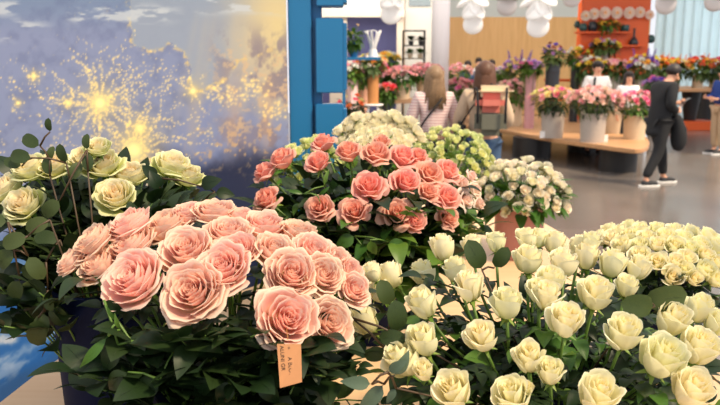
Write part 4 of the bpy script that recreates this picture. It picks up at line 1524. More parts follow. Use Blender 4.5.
far_bunch(634, 139, 116, 91, 23, 38, 12.2, [F_HOT, F_PINK], 'hot pink rose bunch beside the man in black', n=36, pot=M_BEIGEPOT, potlabel='beige bucket under the hot pink roses', z=ZL, bl=7)
vessel('flower_bucket', 'empty beige bucket between the peach and hot pink roses', at(616, 133, 13.4).x, 13.4, ZL, .42, .2, M_BEIGEPOT)
far_bunch(478, 120, 100, 84, 16, 30, 17, [F_PEACH], 'soft peach roses behind the backpack', n=24, pot=M_GREYPOT, potlabel='grey bucket behind the backpack', z=ZL, bl=6)
far_bunch(497, 100, 78, 68, 14, 26, 18, [F_PINK, F_WHI, F_LIL], 'small pink and white bunch beyond the brown haired woman', n=20, pot=M_GREYPOT, potlabel='grey vase beyond the brown haired woman', bl=6, z=0)
# mixed, taller arrangements
far_bunch(517, 100, 80, 58, 12, 34, 15.6, [F_YEL, F_LIL, F_WHI, F_YCR], 'mixed yellow and lilac bunch with tall violet spikes', n=34, pot=M_BEIGEPOT, potlabel='slim beige vase under the yellow and lilac flowers', bl=5, spikes=([F_PUR], 3, 15), z=ZL, leaf=M_OLIVE)
far_bunch(529, 118, 72, 62, 10, 22, 14.6, [F_LIL, F_HOT], 'small lilac and pink bunch in the tall pink cylinder', n=18, pot=pmat('pink_glass', srgb(232, 180, 186), .15, trans=.3), potlabel='tall slim pink cylinder vase left of the black vase', z=ZL, taper=1, potname='cylinder_vase', vcat='vase')
far_bunch(551, 105, 64, 43, 14, 20, 13.6, [F_BRO, F_PUR, F_LIL], 'dusky brown and violet flowers in the black vase', bl=5, n=16, pot=M_DKPOT, potlabel='tall black vase behind the pink and yellow roses', z=ZL, leaf=M_OLIVE, potname='tall_vase', vcat='vase')
far_bunch(574, 100, 64, 47, 9, 20, 16.5, [F_YEL, F_WHI], 'green leafy bunch with few yellow blossoms in a dark vase', n=8, pot=M_DKPOT, potlabel='dark slim vase left of the orange wall', z=0, nleaf=120, potname='tall_vase', vcat='vase')
far_bunch(587, 100, 76, 57, 14, 30, 16.3, [F_PINK, F_YEL, F_WHI], 'pink and yellow mixed bunch before the orange wall', n=24, pot=M_GREYPOT, potlabel='grey vase left of the man in white', z=0, leaf=M_OLIVE)
far_bunch(604, 61, 52, 40, 8, 26, 17.6, [F_LIL, F_WHI, F_YEL], 'lilac and white bunch right below the upper orange shelf', n=20, pot=M_GREYPOT, z=z3, potlabel='small grey pot on the lowest orange shelf', leaf=M_OLIVE)
far_bunch(613, 100, 76, 60, 14, 28, 16, [F_PINK, F_PEACH, F_YEL], 'pink bunch between the two staff in white', n=26, pot=M_GREYPOT, potlabel='grey bucket between the two staff in white', z=0, leaf=M_OLIVE)
far_bunch(640, 110, 80, 56, 14, 30, 15.6, [F_YEL, F_LIL, F_WHI, F_PUR], 'violet and yellow mixed bunch with tall violet spikes', n=30, pot=M_GREYPOT, potlabel='grey vase between woman in white and man in black', spikes=([F_PUR], 4, 15), z=0, leaf=M_OLIVE)
far_bunch(655, 110, 92, 78, 12, 24, 14.6, [F_PUR, F_HOT, F_LIL], 'violet and magenta bunch beside the man in black', n=24, pot=M_GREYPOT, potlabel='grey bucket hidden behind the man in black', z=0, leaf=M_OLIVE)
for px, lab, cs in ((657, 'first orange bunch on the high table, over the head of the man', [F_ORA, F_YEL]), (674, 'orange, yellow and green bunch beside the man in black', [F_YEL, F_ORA, F_YCR]), (697, 'yellow and orange bunch in the middle of the high table', [F_YEL, F_ORA, F_RED]), (714, 'orange bunch on the high table behind the person in blue', [F_ORA, F_RED, F_YEL])):
    far_bunch(px, 88, 76, 55 + (px % 5), 11, 28, 19.9 if px < 700 else 20.3, cs, lab, n=34, pot=M_BEIGEPOT, potlabel='beige vase under the ' + lab[:48], z=zt, leaf=M_OLIVE, spikes=([F_ORA, F_PUR], 3, 10), bl=6, vcat='vase', potname='flower_vase')
# left corner by the blue upright
far_bunch(386, 98, 66, 53, 10, 26, 15, [F_YCR, F_YEL, F_WHI], 'loose yellow and cream bunch below the violet panel', n=24, pot=M_BEIGEPOT, potlabel='beige vase below the violet panel', z=0, leaf=M_LEAF2)
far_bunch(371, 75, 71, 55, 8, 30, 12.3, [F_ORA, F_PINK, F_WHI, F_YCR], 'orange and pink bunch in the wood brown vase', n=28, leaf=M_OLIVE, potlabel=None)
far_bunch(363, 108, 84, 62, 12, 24, 12.8, [F_PEACH, F_WHI, F_ORA], 'peach and white bunch beside the wood brown vase', n=24, pot=pmat('peach_paper', srgb(240, 180, 150), .7), potlabel='peach paper wrapped vase beside the wood brown vase', z=0)
far_bunch(352, 104, 80, 62, 12, 22, 12.2, [F_PINK, F_WHI], 'faded pink bunch just behind the blue end strip', n=22, pot=pmat('pale_pink_paper', srgb(236, 196, 190), .7), potlabel='pale pink paper cone behind the blue end strip', z=0)
far_bunch(384, 106, 82, 66, 9, 15, 13.6, [F_HOT, F_RED], 'narrow magenta bunch beside the beige bucket', n=22, pot=M_GREYPOT, potlabel='slim grey vase beside the tall table', z=0, bl=6)
far_bunch(387, 112, 98, 84, 10, 20, 13.0, [F_RED, F_PINK], 'coral red blossoms beside the tall table', n=18, pot=M_DKPOT, potlabel='dark bucket beside the tall table', z=0)
far_bunch(352, 130, 116, 96, 14, 32, 9, [F_RED, F_YCR], 'dark green bush with few red blossoms beside the blue upright', n=8, pot=M_DKPOT, potlabel='dark pot beside the blue upright', z=0, leaf=M_LEAF, nleaf=170)
# wood brown vase on a white stool
p = at(373, 104, 12.3)
vs_ = thing('bark_vase', 'tan bark cylinder vase standing on the white stool', 'vase', (p.x, p.y, p.z))
h_ = at(373, 75, 12.3).z - p.z
MB().lathe([(.001, 0), (.095, 0), (.1, h_), (.085, h_), (.085, .03), (.001, .03)], n=28, cap=False).build('body', M_ROPE, vs_)
st_ = thing('white_stool', 'white splay-legged stool under the bark vase', 'stool', (p.x, p.y, 0))
MB().lathe([(.001, p.z - .03), (.17, p.z - .03), (.18, p.z - .015), (.17, p.z), (.001, p.z)], n=28, cap=False).build('seat', M_CARD, st_)
for a_ in range(4):
    th = PI / 4 + a_ * PI / 2
    MB().tube([(.11 * math.cos(th), .11 * math.sin(th), p.z - .03), (.26 * math.cos(th), .26 * math.sin(th), .01)], .02, 8).build('leg', M_CARD, st_)
# price cards
for px, py, D, lab in ((545, 134, 12.15, 'small white price card before the pink and yellow roses'), (602, 138, 11.25, 'small white price card before the soft peach roses'), (512, 119, 14.7, 'small white price card before the cream bucket')):
    q_ = at_z(px, py + 4, ZL)
    cd = MB().box((0, 0, .06), (.19, .012, .12), bev=.002).build('price_card', M_CARD)
    cd.location = (q_.x, q_.y, ZL)
    tag(cd, lab, 'card')
# blue shelf unit with plant and vase
sx = at(362, 58, 8)
sh = thing('blue_shelf_unit', 'narrow blue shelf unit just beyond the slotted upright', 'shelf', (sx.x, 8, 0))
w_ = 36 * pxm(8)
for z_ in (at(360, 58.5, 8).z, .75, .1):
    MB().box((0, .15, z_), (w_, .3, .03), bev=.004).build('shelf_board', M_BLUEP, sh)
for s_ in (-1,):
    MB().box((s_ * w_ / 2, .15, 1.0), (.03, .3, 2.0), bev=.004).build('side_panel', M_BLUEP, sh)
zs_ = at(360, 58.5, 8).z + .015
vz = thing('blue_vase', 'slim blue vase on the blue shelf', 'vase', (at(354, 50, 8).x, 8.12, zs_))
MB().lathe([(.001, 0), (.035, 0), (.045, .07), (.03, .13), (.035, .17), (.025, .17), (.02, .13), (.001, .12)], n=24, cap=False).build('body', M_BLUEP, vz)
far_bunch(353, 52, 46, 24, 6, 18, 8.12, [F_YCR], 'leafy green plant in the slim blue vase', n=3, leaf=M_LEAF2, nleaf=110, bl=4, potlabel=None, kind='potted_greenery')
wl = thing('white_coral_ornament', 'white branching ornament before the violet panel', 'ornament', at(373, 56, 8.15))
for k in range(7):
    a_ = k * .9
    MB().tube([(0, 0, -.1), (.05 * math.cos(a_), .05 * math.sin(a_), .12), (.12 * math.cos(a_), .1 * math.sin(a_), .3 + .03 * (k % 3)), (.16 * math.cos(a_ + .4), .1 * math.sin(a_), .36)], [.03, .025, .018, .01], 6).build('branch', M_CARD, wl, smooth=True)
MB().lathe([(.001, -.12), (.09, -.12), (.07, .02), (.001, .02)], n=20, cap=False).build('base', M_CARD, wl)
wl.scale = (.62,) * 3
wl.location.z = zs_ + .075

# black plant rack
rk_p = at(414, 60, 17)
rk = thing('plant_rack', 'thin black metal plant rack against the pale wall beside the column', 'rack', (rk_p.x, 17, 0))
wr = 21 * pxm(17)
zt_ = at(414, 30, 17).z
for sx_ in (-1, 1):
    for sy_ in (0, .3):
        MB().box((sx_ * wr / 2, sy_, zt_ / 2), (.025, .025, zt_)).build('post', M_STEEL, rk)
for y_ in (30, 45, 58, 80):
    z_ = at(414, y_, 17).z
    MB().box((0, .15, z_ - .012), (wr, .33, .02)).build('shelf_board', M_STEEL, rk)
for px, py, h, g, lab in ((411, 44, 12, 0, 'dark leafy plant on the uppermost rack board'), (421, 44, 9, 0, 'small dark plant beside it at the rack post'), (410, 57, 10, 1, 'round bushy plant on the middle rack board'), (420, 57, 12, 1, 'upright light green plant on the middle rack board')):
    q_ = at(px, py + 1, 17.12)
    z_ = [at(414, y_, 17).z for y_ in (45, 58)][g]
    pp = thing('potted_plant', lab, 'plant', (q_.x, 17.13, z_))
    MB().lathe([(.001, 0), (.05, 0), (.07, .1), (.06, .1), (.001, .08)], n=16, cap=False).build('pot', M_DKPOT if g == 0 else M_BEIGEPOT, pp)
    lf = MB()
    r = random.Random(px)
    for i in range(50):
        a_ = i * 2.4
        d = Vector((math.cos(a_), math.sin(a_), r.uniform(.1, 1.6)))
        v, f = leaflet(Vector((0, 0, .1)) + d.normalized() * r.uniform(.02, h * .008), d, Zv, .1, .03, 'rose', .3)
        lf.add(v, f)
    put('foliage', mesh('foliage', lf.v, lf.f, M_LEAF if g == 0 else M_LEAF2), pp)

def jar(name, label, px, z, w, h, mat, prof, D=DO - .14, cat='vase'):
    x = at(px, 30, D).x
    m_ = pxm(D)
    t = thing(name, label, cat, (x, D, z))
    MB().lathe([(.001, 0)] + [(r_ * w * m_ / 2, q_ * h * m_) for r_, q_ in prof] + [(.001, h * m_ * .8)], n=24, cap=False).build('body', mat, t, smooth=True)
    MB().lathe([(prof[-1][0] * w * m_ / 2 * .96, h * m_ * .94), (prof[-1][0] * w * m_ / 2 * 1.1, h * m_ * .97), (prof[-1][0] * w * m_ / 2 * .96, h * m_)], n=24, cap=False).build('rim', mat, t, smooth=True)
    return t


RND = [(.5, 0), (.85, .15), (1, .45), (.85, .8), (.55, .95), (.5, 1)]
CYL = [(.8, 0), (.95, .05), (1, .5), (1, .95), (.95, 1)]
jar('round_vase', 'dark green round vase at the end of the upper orange shelf', 583, z1, 8, 8, M_TEALPOT, RND)
jar('round_vase', 'glossy black round vase on the upper orange shelf', 592.5, z1, 9, 10, M_DKPOT, RND)
jar('white_bowl', 'white bowl under yellow orange leaves on the upper shelf', 608, z1, 9, 5, M_CARD, CYL, cat='bowl')
far_bunch(608, 29, 27, 21.5, 5, 20, DO - .26, [F_YEL, F_ORA], 'yellow and orange sprigs in the white bowl', n=16, bl=4, nleaf=40, potlabel=None)
jar('teal_tin', 'teal green tin on the upper orange shelf', 625, z1, 8, 6.5, M_TEALPOT, CYL, cat='tin')
jar('black_bottle', 'black bottle vase with long neck on the lower short shelf', 634.5, z2, 9, 16, M_DKPOT, [(.9, 0), (1, .15), (.7, .35), (.25, .5), (.2, .9), (.28, 1)])
t = jar('hanging_pot', 'dark green pot fixed at the side of the orange wall', 651, at(651, 43, DO).z, 9, 8, M_TEALPOT, RND, D=DO + .1, cat='pot')
MB().box((-.12, 0, .08), (.2, .03, .03)).build('bracket', M_STEEL, t)
t = jar('hanging_pot', 'small dark green pot fixed above the end of the upper shelf', 577, at(577, 28, DO).z, 6, 7, M_TEALPOT, RND, D=DO + .1, cat='pot')
MB().box((.1, 0, .08), (.16, .03, .03)).build('bracket', M_STEEL, t)
# paper gerberas
M_GER = petal_mat('paper_petal', srgb(250, 206, 180), srgb(252, 224, 204), srgb(252, 232, 216), srgb(254, 242, 232), 2, .6)
for i, (px, py, w) in enumerate(((585, 16, 11), (593.5, 14, 12), (604, 13, 13), (616, 13, 13), (628.5, 13, 13), (639, 12.5, 12), (649, 15, 10))):
    p_ = at(px, py, DO - .12)
    g_ = thing('paper_flower', 'big pale peach paper flower on the orange wall, %s from the left of seven' % ORD[i], 'paper flower', p_, 0, 'paper flowers on the orange wall')
    m_ = MB()
    R0 = w * pxm(DO) / 2
    for lay, (n_, rr, yo) in enumerate(((11, 1.0, 0), (9, .72, -.04), (7, .48, -.08))):
        for k in range(n_):
            th = 2 * PI * (k + .5 * lay) / n_
            d = Vector((math.cos(th), -.25, math.sin(th)))
            v, f = leaflet(Vector((0, yo, 0)), d, Vector((0, -1, 0)), R0 * rr, R0 * rr * .32, 'round', -.15, .2)
            m_.add(v, f)
    me_ = mesh('petals', m_.v, m_.f, M_GER)
    c__ = me_.color_attributes.new('pt', 'FLOAT_COLOR', 'POINT')
    c__.data.foreach_set('color', [.8, .6, .2, 1] * len(me_.vertices))
    put('petals', me_, g_)
    MB().ball((0, -.1, 0), R0 * .26, 14, 8, (1, .5, 1)).build('flower_heart', pmat('peach_heart', srgb(240, 176, 120), .7), g_, smooth=True)
    MB().tube([(0, 0, 0), (0, .13, 0)], .012).build('pin', M_STEEL, g_)
# orange counter
pc = thing('orange_counter', 'low orange counter behind the black vase', 'counter', (at(568, 90, 17).x, 17.2, 0))
z_ = at(568, 79, 17).z
MB().box((0, 0, z_ - .03), (.95, .5, .06), bev=.01).build('counter_top', M_ORANGE, pc)
for s_ in (-1, 1):
    MB().box((s_ * .42, 0, (z_ - .06) / 2), (.06, .46, z_ - .06), bev=.005).build('side_panel', M_ORANGE, pc)
MB().box((0, 0, z_ - .5), (.8, .44, .04), bev=.005).build('shelf_board', M_ORANGE, pc)

# ---------------------------------------------------------------- pendant lamps
def petal_shape(w, h, th, mat):
    m_ = MB()
    n, mm = 18, 12
    vs, fs = [], []
    for i in range(mm + 1):
        ph = PI * i / mm
        s_ = math.sin(ph)
        z_ = -h * (.5 - .5 * math.cos(ph))
        wid = w / 2 * s_ * (.72 + .42 * (.5 - .5 * math.cos(ph)))
        for k in range(n):
            a_ = 2 * PI * k / n
            vs.append((wid * math.cos(a_), th / 2 * s_ * math.sin(a_), z_))
    for i in range(mm):
        for k in range(n):
            fs.append((i * n + k, i * n + (k + 1) % n, (i + 1) * n + (k + 1) % n, (i + 1) * n + k))
    m_.add(vs, fs)
    return mesh('glass_petal', m_.v, m_.f, mat)


LP = petal_shape(.36, .40, .12, M_LAMP)
LPG = petal_shape(.36, .40, .12, M_LAMPG)


def pendant(px, py, D, me_, label, sc=1.0, phase=0.0):
    """py: row of the lamp's lowest tip"""
    tip = at(px, py, D)
    hub = Vector((tip.x, D, tip.z + .52 * sc))
    t = thing('pendant_lamp', label, 'lamp', hub, 0)
    put('glass_petal', me_, t, (0, 0, -.16 * sc), (0.1, 0, phase * .1), sc)
    for k in range(4):
        th = phase + PI / 4 + k * PI / 2
        q_ = Quaternion((0, 0, 1), th) @ Quaternion((1, 0, 0), math.radians(34))
        o_ = put('glass_petal', me_, t, Vector((-math.sin(th), math.cos(th), 0)) * -.06 * sc + Vector((0, 0, .02)), q_, sc)
    for k in range(3):
        th = phase + k * 2 * PI / 3 + PI / 2
        q_ = Quaternion((0, 0, 1), th) @ Quaternion((1, 0, 0), math.radians(52))
        put('glass_petal', me_, t, (0, 0, .10 * sc), q_, sc * .9)
    MB().ball((0, 0, .06 * sc), .05 * sc, 14, 8).build('hub', M_STEEL, t, smooth=True)
    MB().tube([(0, 0, .05), (0, 0, 5.33 - hub.z)], .006).build('cord', M_STEEL, t)
    return t


pendant(391, 22, 12.0, LP, 'white petal lamp hanging before the violet panel', 1.0, .3)
pendant(473, 32, 12.2, LP, 'white petal lamp hanging over the woman with the backpack', 1.0, .0)
pendant(507, 13.5, 12.8, LPG, 'greyish petal lamp cut by the top edge between two lower lamps', 1.05, .5)
pendant(538, 35, 12.0, LP, 'bright petal lamp hanging lowest, over the black vase', 1.12, .0)
pendant(531, 6, 14.0, LPG, 'small far petal lamp behind the lowest lamp', 1.0, .8)
pendant(666, 12, 12.4, LPG, 'grey petal lamp hanging over the man in black', 1.1, .2)
pendant(715, 9, 12.2, LPG, 'grey petal lamp hanging over the person in blue', 1.1, .6)
pendant(572, 5, 13.2, LPG, 'petal lamp barely dipping in beside the orange wall', 1.0, .4)


# ---------------------------------------------------------------- people
def skin_mesh(name, verts, edges, radii, root, mat, sub=2):
    me_ = bpy.data.meshes.new(name)
    me_.from_pydata([tuple(v) for v in verts], edges, [])
    ob = bpy.data.objects.new(name, me_)
    C.objects.link(ob)
    md = ob.modifiers.new('s', 'SKIN')
    md.use_smooth_shade = True
    for i, v in enumerate(me_.skin_vertices[0].data):
        rr = radii[i]
        v.radius = rr if isinstance(rr, tuple) else (rr, rr)
        v.use_root = (i == root)
    sb = ob.modifiers.new('d', 'SUBSURF')
    sb.levels = sub
    sb.render_levels = sub
    dg = bpy.context.evaluated_depsgraph_get()
    out = bpy.data.meshes.new_from_object(ob.evaluated_get(dg))
    bpy.data.objects.remove(ob)
    out.materials.clear()
    out.materials.append(mat)
    out.name = name
    return out


BASE = dict(pelvis=(0, 0, .95), spine=(0, .0, 1.12), chest=(0, .0, 1.30), neck=(0, .0, 1.43), headlow=(0, .02, 1.52), headtop=(0, .015, 1.62),
            shL=(-.165, 0, 1.37), elL=(-.22, -.02, 1.11), wrL=(-.22, .06, .88), haL=(-.22, .10, .80),
            shR=(.165, 0, 1.37), elR=(.22, -.02, 1.11), wrR=(.22, .06, .88), haR=(.22, .10, .80),
            hipL=(-.09, 0, .88), knL=(-.10, .02, .49), anL=(-.10, -.01, .09), toeL=(-.115, .15, .035),
            hipR=(.09, 0, .88), knR=(.10, .02, .49), anR=(.10, -.01, .09), toeR=(.115, .15, .035))


def person(label, loc, yaw, scale, pose, top, legs, shoe, hair, hair_kind='short', sleeve='long', group=None, top_name='shirt', fem=False, coat=False, bulk=1.0, legname='trousers', sole=None):
    J = {k: Vector(v) for k, v in BASE.items()}
    for k, v in pose.items():
        J[k] = Vector(v)
    t = thing('person', label, 'person', loc, yaw, group)
    t.scale = (scale,) * 3
    V, E, Rr, ix = [], [], [], {}

    def add(nm, rad, par=None, p_=None):
        ix[nm] = len(V)
        V.append(p_ if p_ is not None else J[nm])
        Rr.append(rad)
        if par:
            E.append((ix[par], ix[nm]))
    add('pelvis', (.13, .10))
    add('spine', (.115, .09), 'pelvis')
    add('chest', (.14, .10), 'spine')
    add('neck', .052, 'chest')
    add('headlow', (.062, .068), 'neck')
    add('headtop', (.078, .088), 'headlow')
    for s_ in 'LR':
        add('sh' + s_, .055, 'chest')
        add('el' + s_, .038, 'sh' + s_)
        add('wr' + s_, .026, 'el' + s_)
        add('ha' + s_, (.036, .018), 'wr' + s_)
        add('hip' + s_, .085, 'pelvis')
        add('kn' + s_, .055, 'hip' + s_)
        add('an' + s_, .036, 'kn' + s_)
        add('toe' + s_, .03, 'an' + s_)
    body = skin_mesh('body', V, E, Rr, 0, M_SKIN)
    # fingers, rooted in the palm
    bm = bmesh.new()
    bm.from_mesh(body)
    for s_, sg in (('L', -1), ('R', 1)):
        w_, h_ = J['wr' + s_], J['ha' + s_]
        d = (h_ - w_).normalized()
        side = d.cross(Vector((sg, 0, 0)))
        if side.length < .1:
            side = Vector((0, 0, 1))
        side.normalize()
        nrm_ = side.cross(d)
        for q_, (off_, ln) in enumerate(((-.028, .06), (-.010, .075), (.009, .07), (.026, .055))):
            b0 = h_ + side * off_
            m_ = MB().tube([b0 - d * .01, b0 + d * ln * .5, b0 + d * ln * .8 - nrm_ * .012 * sg, b0 + d * ln * .95 - nrm_ * .03 * sg], [.0095, .009, .008, .006], 6)
            tm = bpy.data.meshes.new('x')
            tm.from_pydata(m_.v, [], m_.f)
            bm.from_mesh(tm)
        b0 = w_.lerp(h_, .5) - side * .025
        m_ = MB().tube([b0, b0 - side * .03 + d * .025, b0 - side * .035 + d * .055], [.011, .01, .007], 6)
        tm = bpy.data.meshes.new('x')
        tm.from_pydata(m_.v, [], m_.f)
        bm.from_mesh(tm)
    bm.to_mesh(body)
    bm.free()
    body.polygons.foreach_set('use_smooth', [True] * len(body.polygons))
    put('body', body, t)
    # top garment
    g = 1.14 * bulk
    V, E, Rr, ix = [], [], [], {}
    add('pelvis', (.145 * g, .115 * g))
    add('spine', ((.118 if fem else .13) * g, .10 * g), 'pelvis')
    add('chest', ((.135 if fem else .15) * g, .108 * g), 'spine')
    add('collar', .064, 'chest', J['neck'] - Vector((0, 0, .005)))
    if coat:
        add('hem', (.150 * g, .125 * g), 'pelvis', J['pelvis'] + Vector((0, -.01, -.18)))
        add('hem2', (.135 * g, .115 * g), 'hem', J['pelvis'] + Vector((0, -.02, -.28)))
    for s_ in 'LR':
        add('sh' + s_, .068 * g, 'chest')
        if sleeve == 'long':
            add('el' + s_, .053 * g, 'sh' + s_)
            add('wr' + s_, .040 * g, 'el' + s_, J['wr' + s_].lerp(J['el' + s_], .12))
        else:
            add('el' + s_, .058 * g, 'sh' + s_, J['sh' + s_].lerp(J['el' + s_], .75))
    put(top_name, skin_mesh(top_name, V, E, Rr, 0, top), t)
    V, E, Rr, ix = [], [], [], {}
    add('pelvis', (.14, .115))
    for s_ in 'LR':
        add('hip' + s_, .10 * bulk, 'pelvis')
        add('kn' + s_, .072 * bulk, 'hip' + s_)
        add('an' + s_, .056 * bulk, 'kn' + s_, J['an' + s_] + Vector((0, 0, .03)))
    put(legname, skin_mesh(legname, V, E, Rr, 0, legs), t)
    for s_ in 'LR':
        a__, b__ = J['an' + s_], J['toe' + s_]
        d = (b__ - a__)
        d.z = 0
        d.normalize()
        gz = min(a__.z, b__.z + .05)
        base_ = Vector((a__.x, a__.y, b__.z - .035))
        sv = [base_ - d * .05 + Vector((0, 0, .05)), base_ + d * .05 + Vector((0, 0, .055)), base_ + d * .15 + Vector((0, 0, .042)), base_ + d * .21 + Vector((0, 0, .036))]
        so = put('shoe', skin_mesh('shoe', sv, [(0, 1), (1, 2), (2, 3)], [.045, .048, .042, .032], 0, shoe), t)
        if sole:
            lat = Vector((-d.y, d.x, 0))
            pts_ = [base_ + d * (-.09), base_ + d * .24]
            m_ = MB()
            ol = []
            for k in range(16):
                th = 2 * PI * k / 16
                c__ = base_ + d * .075
                ol.append((c__ + d * .17 * math.cos(th) + lat * .05 * math.sin(th))[:2])
            o_ = MB().prism(ol, base_.z, base_.z + .028, .003).build('sole', sole, so)
    # face
    hc = J['headlow'].lerp(J['headtop'], .5)
    hd = (J['headtop'] - J['headlow']).normalized()
    fw = Vector((0, 1, 0)) - hd * hd.y
    fw.normalize()
    rt = fw.cross(hd)
    E_ = pmat('eye_dark', srgb(30, 24, 22), .2)
    for s_ in (-1, 1):
        MB().ball(hc + fw * .083 + rt * .03 * s_ + hd * .005, .011, 10, 6, (1, .6, .8)).build('eye', E_, t, smooth=True)
        MB().ball(hc + rt * .083 * s_ - hd * .01, .022, 10, 6, (.5, .8, 1.2)).build('ear', M_SKIN, t, smooth=True)
    MB().tube([hc + fw * .085 + hd * .005, hc + fw * .108 - hd * .028, hc + fw * .085 - hd * .034], [.008, .014, .009], 8).build('nose', M_SKIN, t, smooth=True)
    MB().tube([hc + fw * .078 - hd * .058 - rt * .022, hc + fw * .087 - hd * .058, hc + fw * .078 - hd * .058 + rt * .022], [.003, .006, .003], 6).build('mouth', pmat('lips', srgb(190, 100, 92), .5), t, smooth=True)
    # hair
    m_ = MB()
    c0 = hc + hd * .035 - fw * .022
    vs, fs = [], []
    n, mm = 20, 14
    for i in range(mm + 1):
        ph = PI * i / mm
        for k in range(n):
            a__ = 2 * PI * k / n
            x, y, z = math.sin(ph) * math.cos(a__), math.sin(ph) * math.sin(a__), -math.cos(ph)
            rr = .102 * (1 + .02 * math.sin(9 * a__))
            if y > .35 and z < .25:
                rr *= .72
            if z < -.5:
                rr *= .8
            vs.append(c0 + rt * x * rr * .94 + fw * y * rr * 1.08 + hd * z * rr * 1.08)
    for i in range(mm):
        for k in range(n):
            fs.append((i * n + k, i * n + (k + 1) % n, (i + 1) * n + (k + 1) % n, (i + 1) * n + k))
    m_.add(vs, fs)
    if hair_kind == 'long':
        rr = random.Random(3)
        for k in range(26):
            th = PI * (k / 25) * 1.15 - .24
            o1 = c0 + rt * .07 * math.cos(th) - fw * .07 * math.sin(th)
            o2 = c0 + rt * .088 * math.cos(th) - fw * .088 * math.sin(th) - hd * .12
            o3 = c0 + rt * (.115 * math.cos(th) + rr.uniform(-.02, .02)) - fw * (.10 * math.sin(th) + .03) - Vector((0, 0, .25 + .08 * math.sin(th) + rr.uniform(-.04, .04)))
            m_.tube([o1 + hd * .05, o1 * .5 + o2 * .5, o2, o3], [.030, .030, .026, .006], 7)
    m_.build('hair', hair, t, smooth=True)
    return t, J


M_STRIPE = stripe_mat('pink_white_stripes', srgb(232, 212, 206), srgb(206, 160, 160), .03)
M_BEIGEC = pmat('beige_knit', srgb(206, 180, 152), .9, noise=.1)
M_OLV = pmat('olive_grey_cloth', srgb(112, 112, 98), .9, noise=.1)
M_CORAL = pmat('coral_cloth', srgb(224, 128, 112), .85, noise=.08)
M_JEAN = pmat('blue_denim', srgb(70, 96, 130), .9, noise=.15, nscale=30)
M_WSHIRT = pmat('white_cotton', srgb(240, 238, 236), .85, noise=.04)
M_BLUES = pmat('royal_blue_cloth', srgb(36, 66, 142), .85, noise=.15, nscale=10)
M_KHAKI = pmat('khaki_cloth', srgb(196, 168, 136), .9, noise=.1)
M_SOLE = pmat('white_rubber', srgb(232, 230, 226), .6)
M_SHOE = pmat('dark_sneaker', srgb(44, 44, 48), .7)

# woman in the striped top, seen from behind
p = at(434, 110, 7.2)
t, J = person('woman with ash blonde hair in a pink striped top, seen from behind', (p.x, 7.2, 0), .05, .975,
              dict(elL=(-.25, .02, 1.12), wrL=(-.24, .22, 1.0), haL=(-.22, .30, .98), elR=(.24, .0, 1.1), wrR=(.22, .18, .98), haR=(.2, .25, .96)), M_STRIPE, M_BLACKCLOTH, M_SHOE, M_HAIRBL, 'long', fem=True, top_name='striped_top', bulk=1.08)
MB().tube([(.12, .02, 1.44), (.05, -.13, 1.36), (-.12, -.16, 1.15), (-.19, -.08, 1.0)], .011, 6).build('bag_strap', M_BLACKCLOTH, t, smooth=True)
# woman with backpack
p = at(484, 110, 7.0)
t, J = person('woman with long brown hair wearing a beige top and olive coral backpack', (p.x, 7.0, 0), -.12, 1.0,
              dict(elL=(-.25, .03, 1.12), wrL=(-.26, .2, .98), haL=(-.24, .28, .96), elR=(.25, .0, 1.12), wrR=(.2, .2, 1.05), haR=(.16, .27, 1.05)), M_BEIGEC, M_JEAN, M_SHOE, M_HAIRBR, 'long', fem=True, top_name='knit_top', bulk=1.1)
bp = thing('backpack', 'cream, coral and olive backpack worn by the brown haired woman', 'backpack', (p.x + .04, 7.0 - .13, 1.0), -.12)
bpv = [(0, -.08, .42), (0, -.1, .30)]
m_ = MB().box((0, -.08, .13), (.31, .15, .28), bev=.07).build('lower_body', M_OLV, bp)
MB().box((0, -.085, .31), (.30, .15, .19), bev=.07).build('middle_panel', M_CORAL, bp)
MB().box((.03, -.06, .42), (.36, .15, .11), bev=.05).build('top_flap', M_CREAMPOT, bp)
for s_ in (-1, 1):
    MB().tube([(s_ * .13, -.19, .12), (s_ * .13, -.19, .30), (s_ * .14, -.15, .44), (s_ * .15, .02, .45), (s_ * .16, .1, .36)], .012, 6).build('strap', M_BLACKCLOTH, bp, smooth=True)
MB().tube([(-.04, -.06, .45), (0, -.07, .49), (.04, -.06, .45)], .008, 6).build('grab_loop', M_BLACKCLOTH, bp, smooth=True)
hb = thing('handbag', 'small black handbag at the hip of the brown haired woman', 'bag', (p.x - .24, 6.93, .94))
MB().box((0, 0, .09), (.09, .2, .18), bev=.03).build('pouch', M_BLACKCLOTH, hb)
MB().tube([(0, -.08, .17), (.1, -.08, .33), (.2, -.06, .42)], .008, 6).build('bag_strap', M_BLACKCLOTH, hb, smooth=True)

# man in black looking at his phone
p = at_z(654, 185, 0)
t, J = person('man in long black top and loose black trousers looking down at a phone', (p.x, p.y, 0), -PI / 2 + .25, 1.0,
              dict(spine=(0, .02, 1.14), chest=(0, .05, 1.33), neck=(0, .10, 1.46), headlow=(0, .16, 1.53), headtop=(0, .20, 1.61), shL=(-.175, .06, 1.39), shR=(.175, .05, 1.39),
                   elR=(.22, .0, 1.13), wrR=(.13, .20, 1.05), haR=(.09, .26, 1.06), elL=(-.21, .12, 1.13), wrL=(-.08, .32, 1.16), haL=(-.05, .38, 1.18),
                   hipL=(-.09, 0, .88), knL=(-.11, .16, .50), anL=(-.13, .24, .09), toeL=(-.13, .38, .035), hipR=(.09, 0, .88), knR=(.10, -.04, .49), anR=(.11, -.24, .09), toeR=(.12, -.10, .035)),
              M_BLACKCLOTH, M_BLACKCLOTH, M_SHOE, M_HAIRB, 'short', top_name='long_black_top', coat=True, bulk=1.16, sole=M_SOLE)
q_ = t.matrix_basis @ Vector((-.03, .44, 1.20))
ph_ = MB().box((0, 0, 0), (.075, .15, .009), bev=.003).build('phone', M_DKPOT, loc=q_, rot=(.5, 0, -PI / 2 + .25))
tag(ph_, 'phone held by the man in black', 'phone')
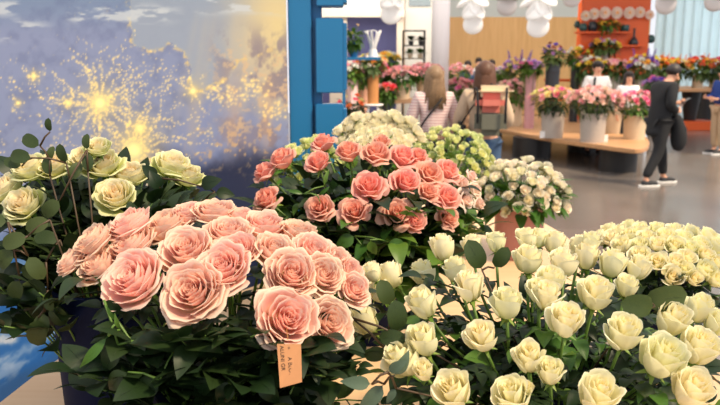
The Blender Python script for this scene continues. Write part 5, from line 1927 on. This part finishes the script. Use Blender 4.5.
jk = thing('jacket', 'black jacket slung over the front of the man in black', 'jacket', t.matrix_basis @ Vector((.10, .22, .60)), -PI / 2 + .25)
jm = skin_mesh('cloth', [Vector((0, -.05, .42)), Vector((0, .02, .25)), Vector((0, .06, .05)), Vector((0, .04, -.12))], [(0, 1), (1, 2), (2, 3)], [(.08, .07), (.11, .10), (.13, .13), (.07, .08)], 0, M_BLACKCLOTH)
put('cloth', jm, jk)
MB().tube([(.05, -.1, .44), (.02, .0, .36), (.06, .08, .2), (.03, .1, .0)], [.03, .04, .04, .02], 8).build('sleeve', M_BLACKCLOTH, jk, smooth=True)

# person in blue at the edge
p = at_z(717, 154, 0)
person('person in royal blue shirt and khaki trousers at the edge of the hall', (p.x, p.y, 0), PI / 2 + .2, 1.0,
       dict(elL=(-.22, .02, 1.12), wrL=(-.14, .24, 1.08), haL=(-.1, .31, 1.1), elR=(.22, .02, 1.12), wrR=(.14, .25, 1.1), haR=(.1, .32, 1.12)), M_BLUES, M_KHAKI, M_SHOE, M_HAIRB, 'short', top_name='blue_shirt', sole=M_SOLE, bulk=1.22)
# staff in white
p = at(597, 80, 13.7)
t, J = person('man with dark hair in a white shirt standing before the orange wall', (p.x, 13.7, 0), PI, 1.06,
              dict(elL=(-.24, .02, 1.12), wrL=(-.14, .2, 1.0), haL=(-.1, .27, .98), elR=(.24, .02, 1.12), wrR=(.14, .2, 1.0), haR=(.1, .27, .98)), M_WSHIRT, M_BLACKCLOTH, M_SHOE, M_HAIRB, 'short', sleeve='short', top_name='white_shirt', bulk=1.15)
MB().tube([(.08, .13, 1.42), (.1, .16, 1.25), (.12, .15, 1.05)], .02, 6).build('apron_strap', M_BLACKCLOTH, t, smooth=True)
p = at(628, 90, 13.3)
person('dark haired woman in white shirt behind the hot pink roses', (p.x, 13.3, 0), PI, .945, dict(), M_WSHIRT, M_BLACKCLOTH, M_SHOE, M_HAIRB, 'long', sleeve='short', fem=True, top_name='white_shirt', bulk=1.1)
for px, py, D, sc, m_, lab in ((468, 60, 21, .97, M_JEAN, 'far person in denim blue beyond the pale pink roses'), (479, 57, 22, 1.02, M_WSHIRT, 'far dark haired person in white beyond the two women'), (492, 59, 21.5, 1.0, pmat('pink_cotton', srgb(226, 170, 180), .85), 'far dark haired person in pink beyond the brown haired woman')):
    p = at(px, py, D)
    person(lab, (p.x, D, 0), PI if px != 468 else 2.6, p.z / 1.72, dict(), m_, M_BLACKCLOTH, M_SHOE, M_HAIRB, 'short', sleeve='short')
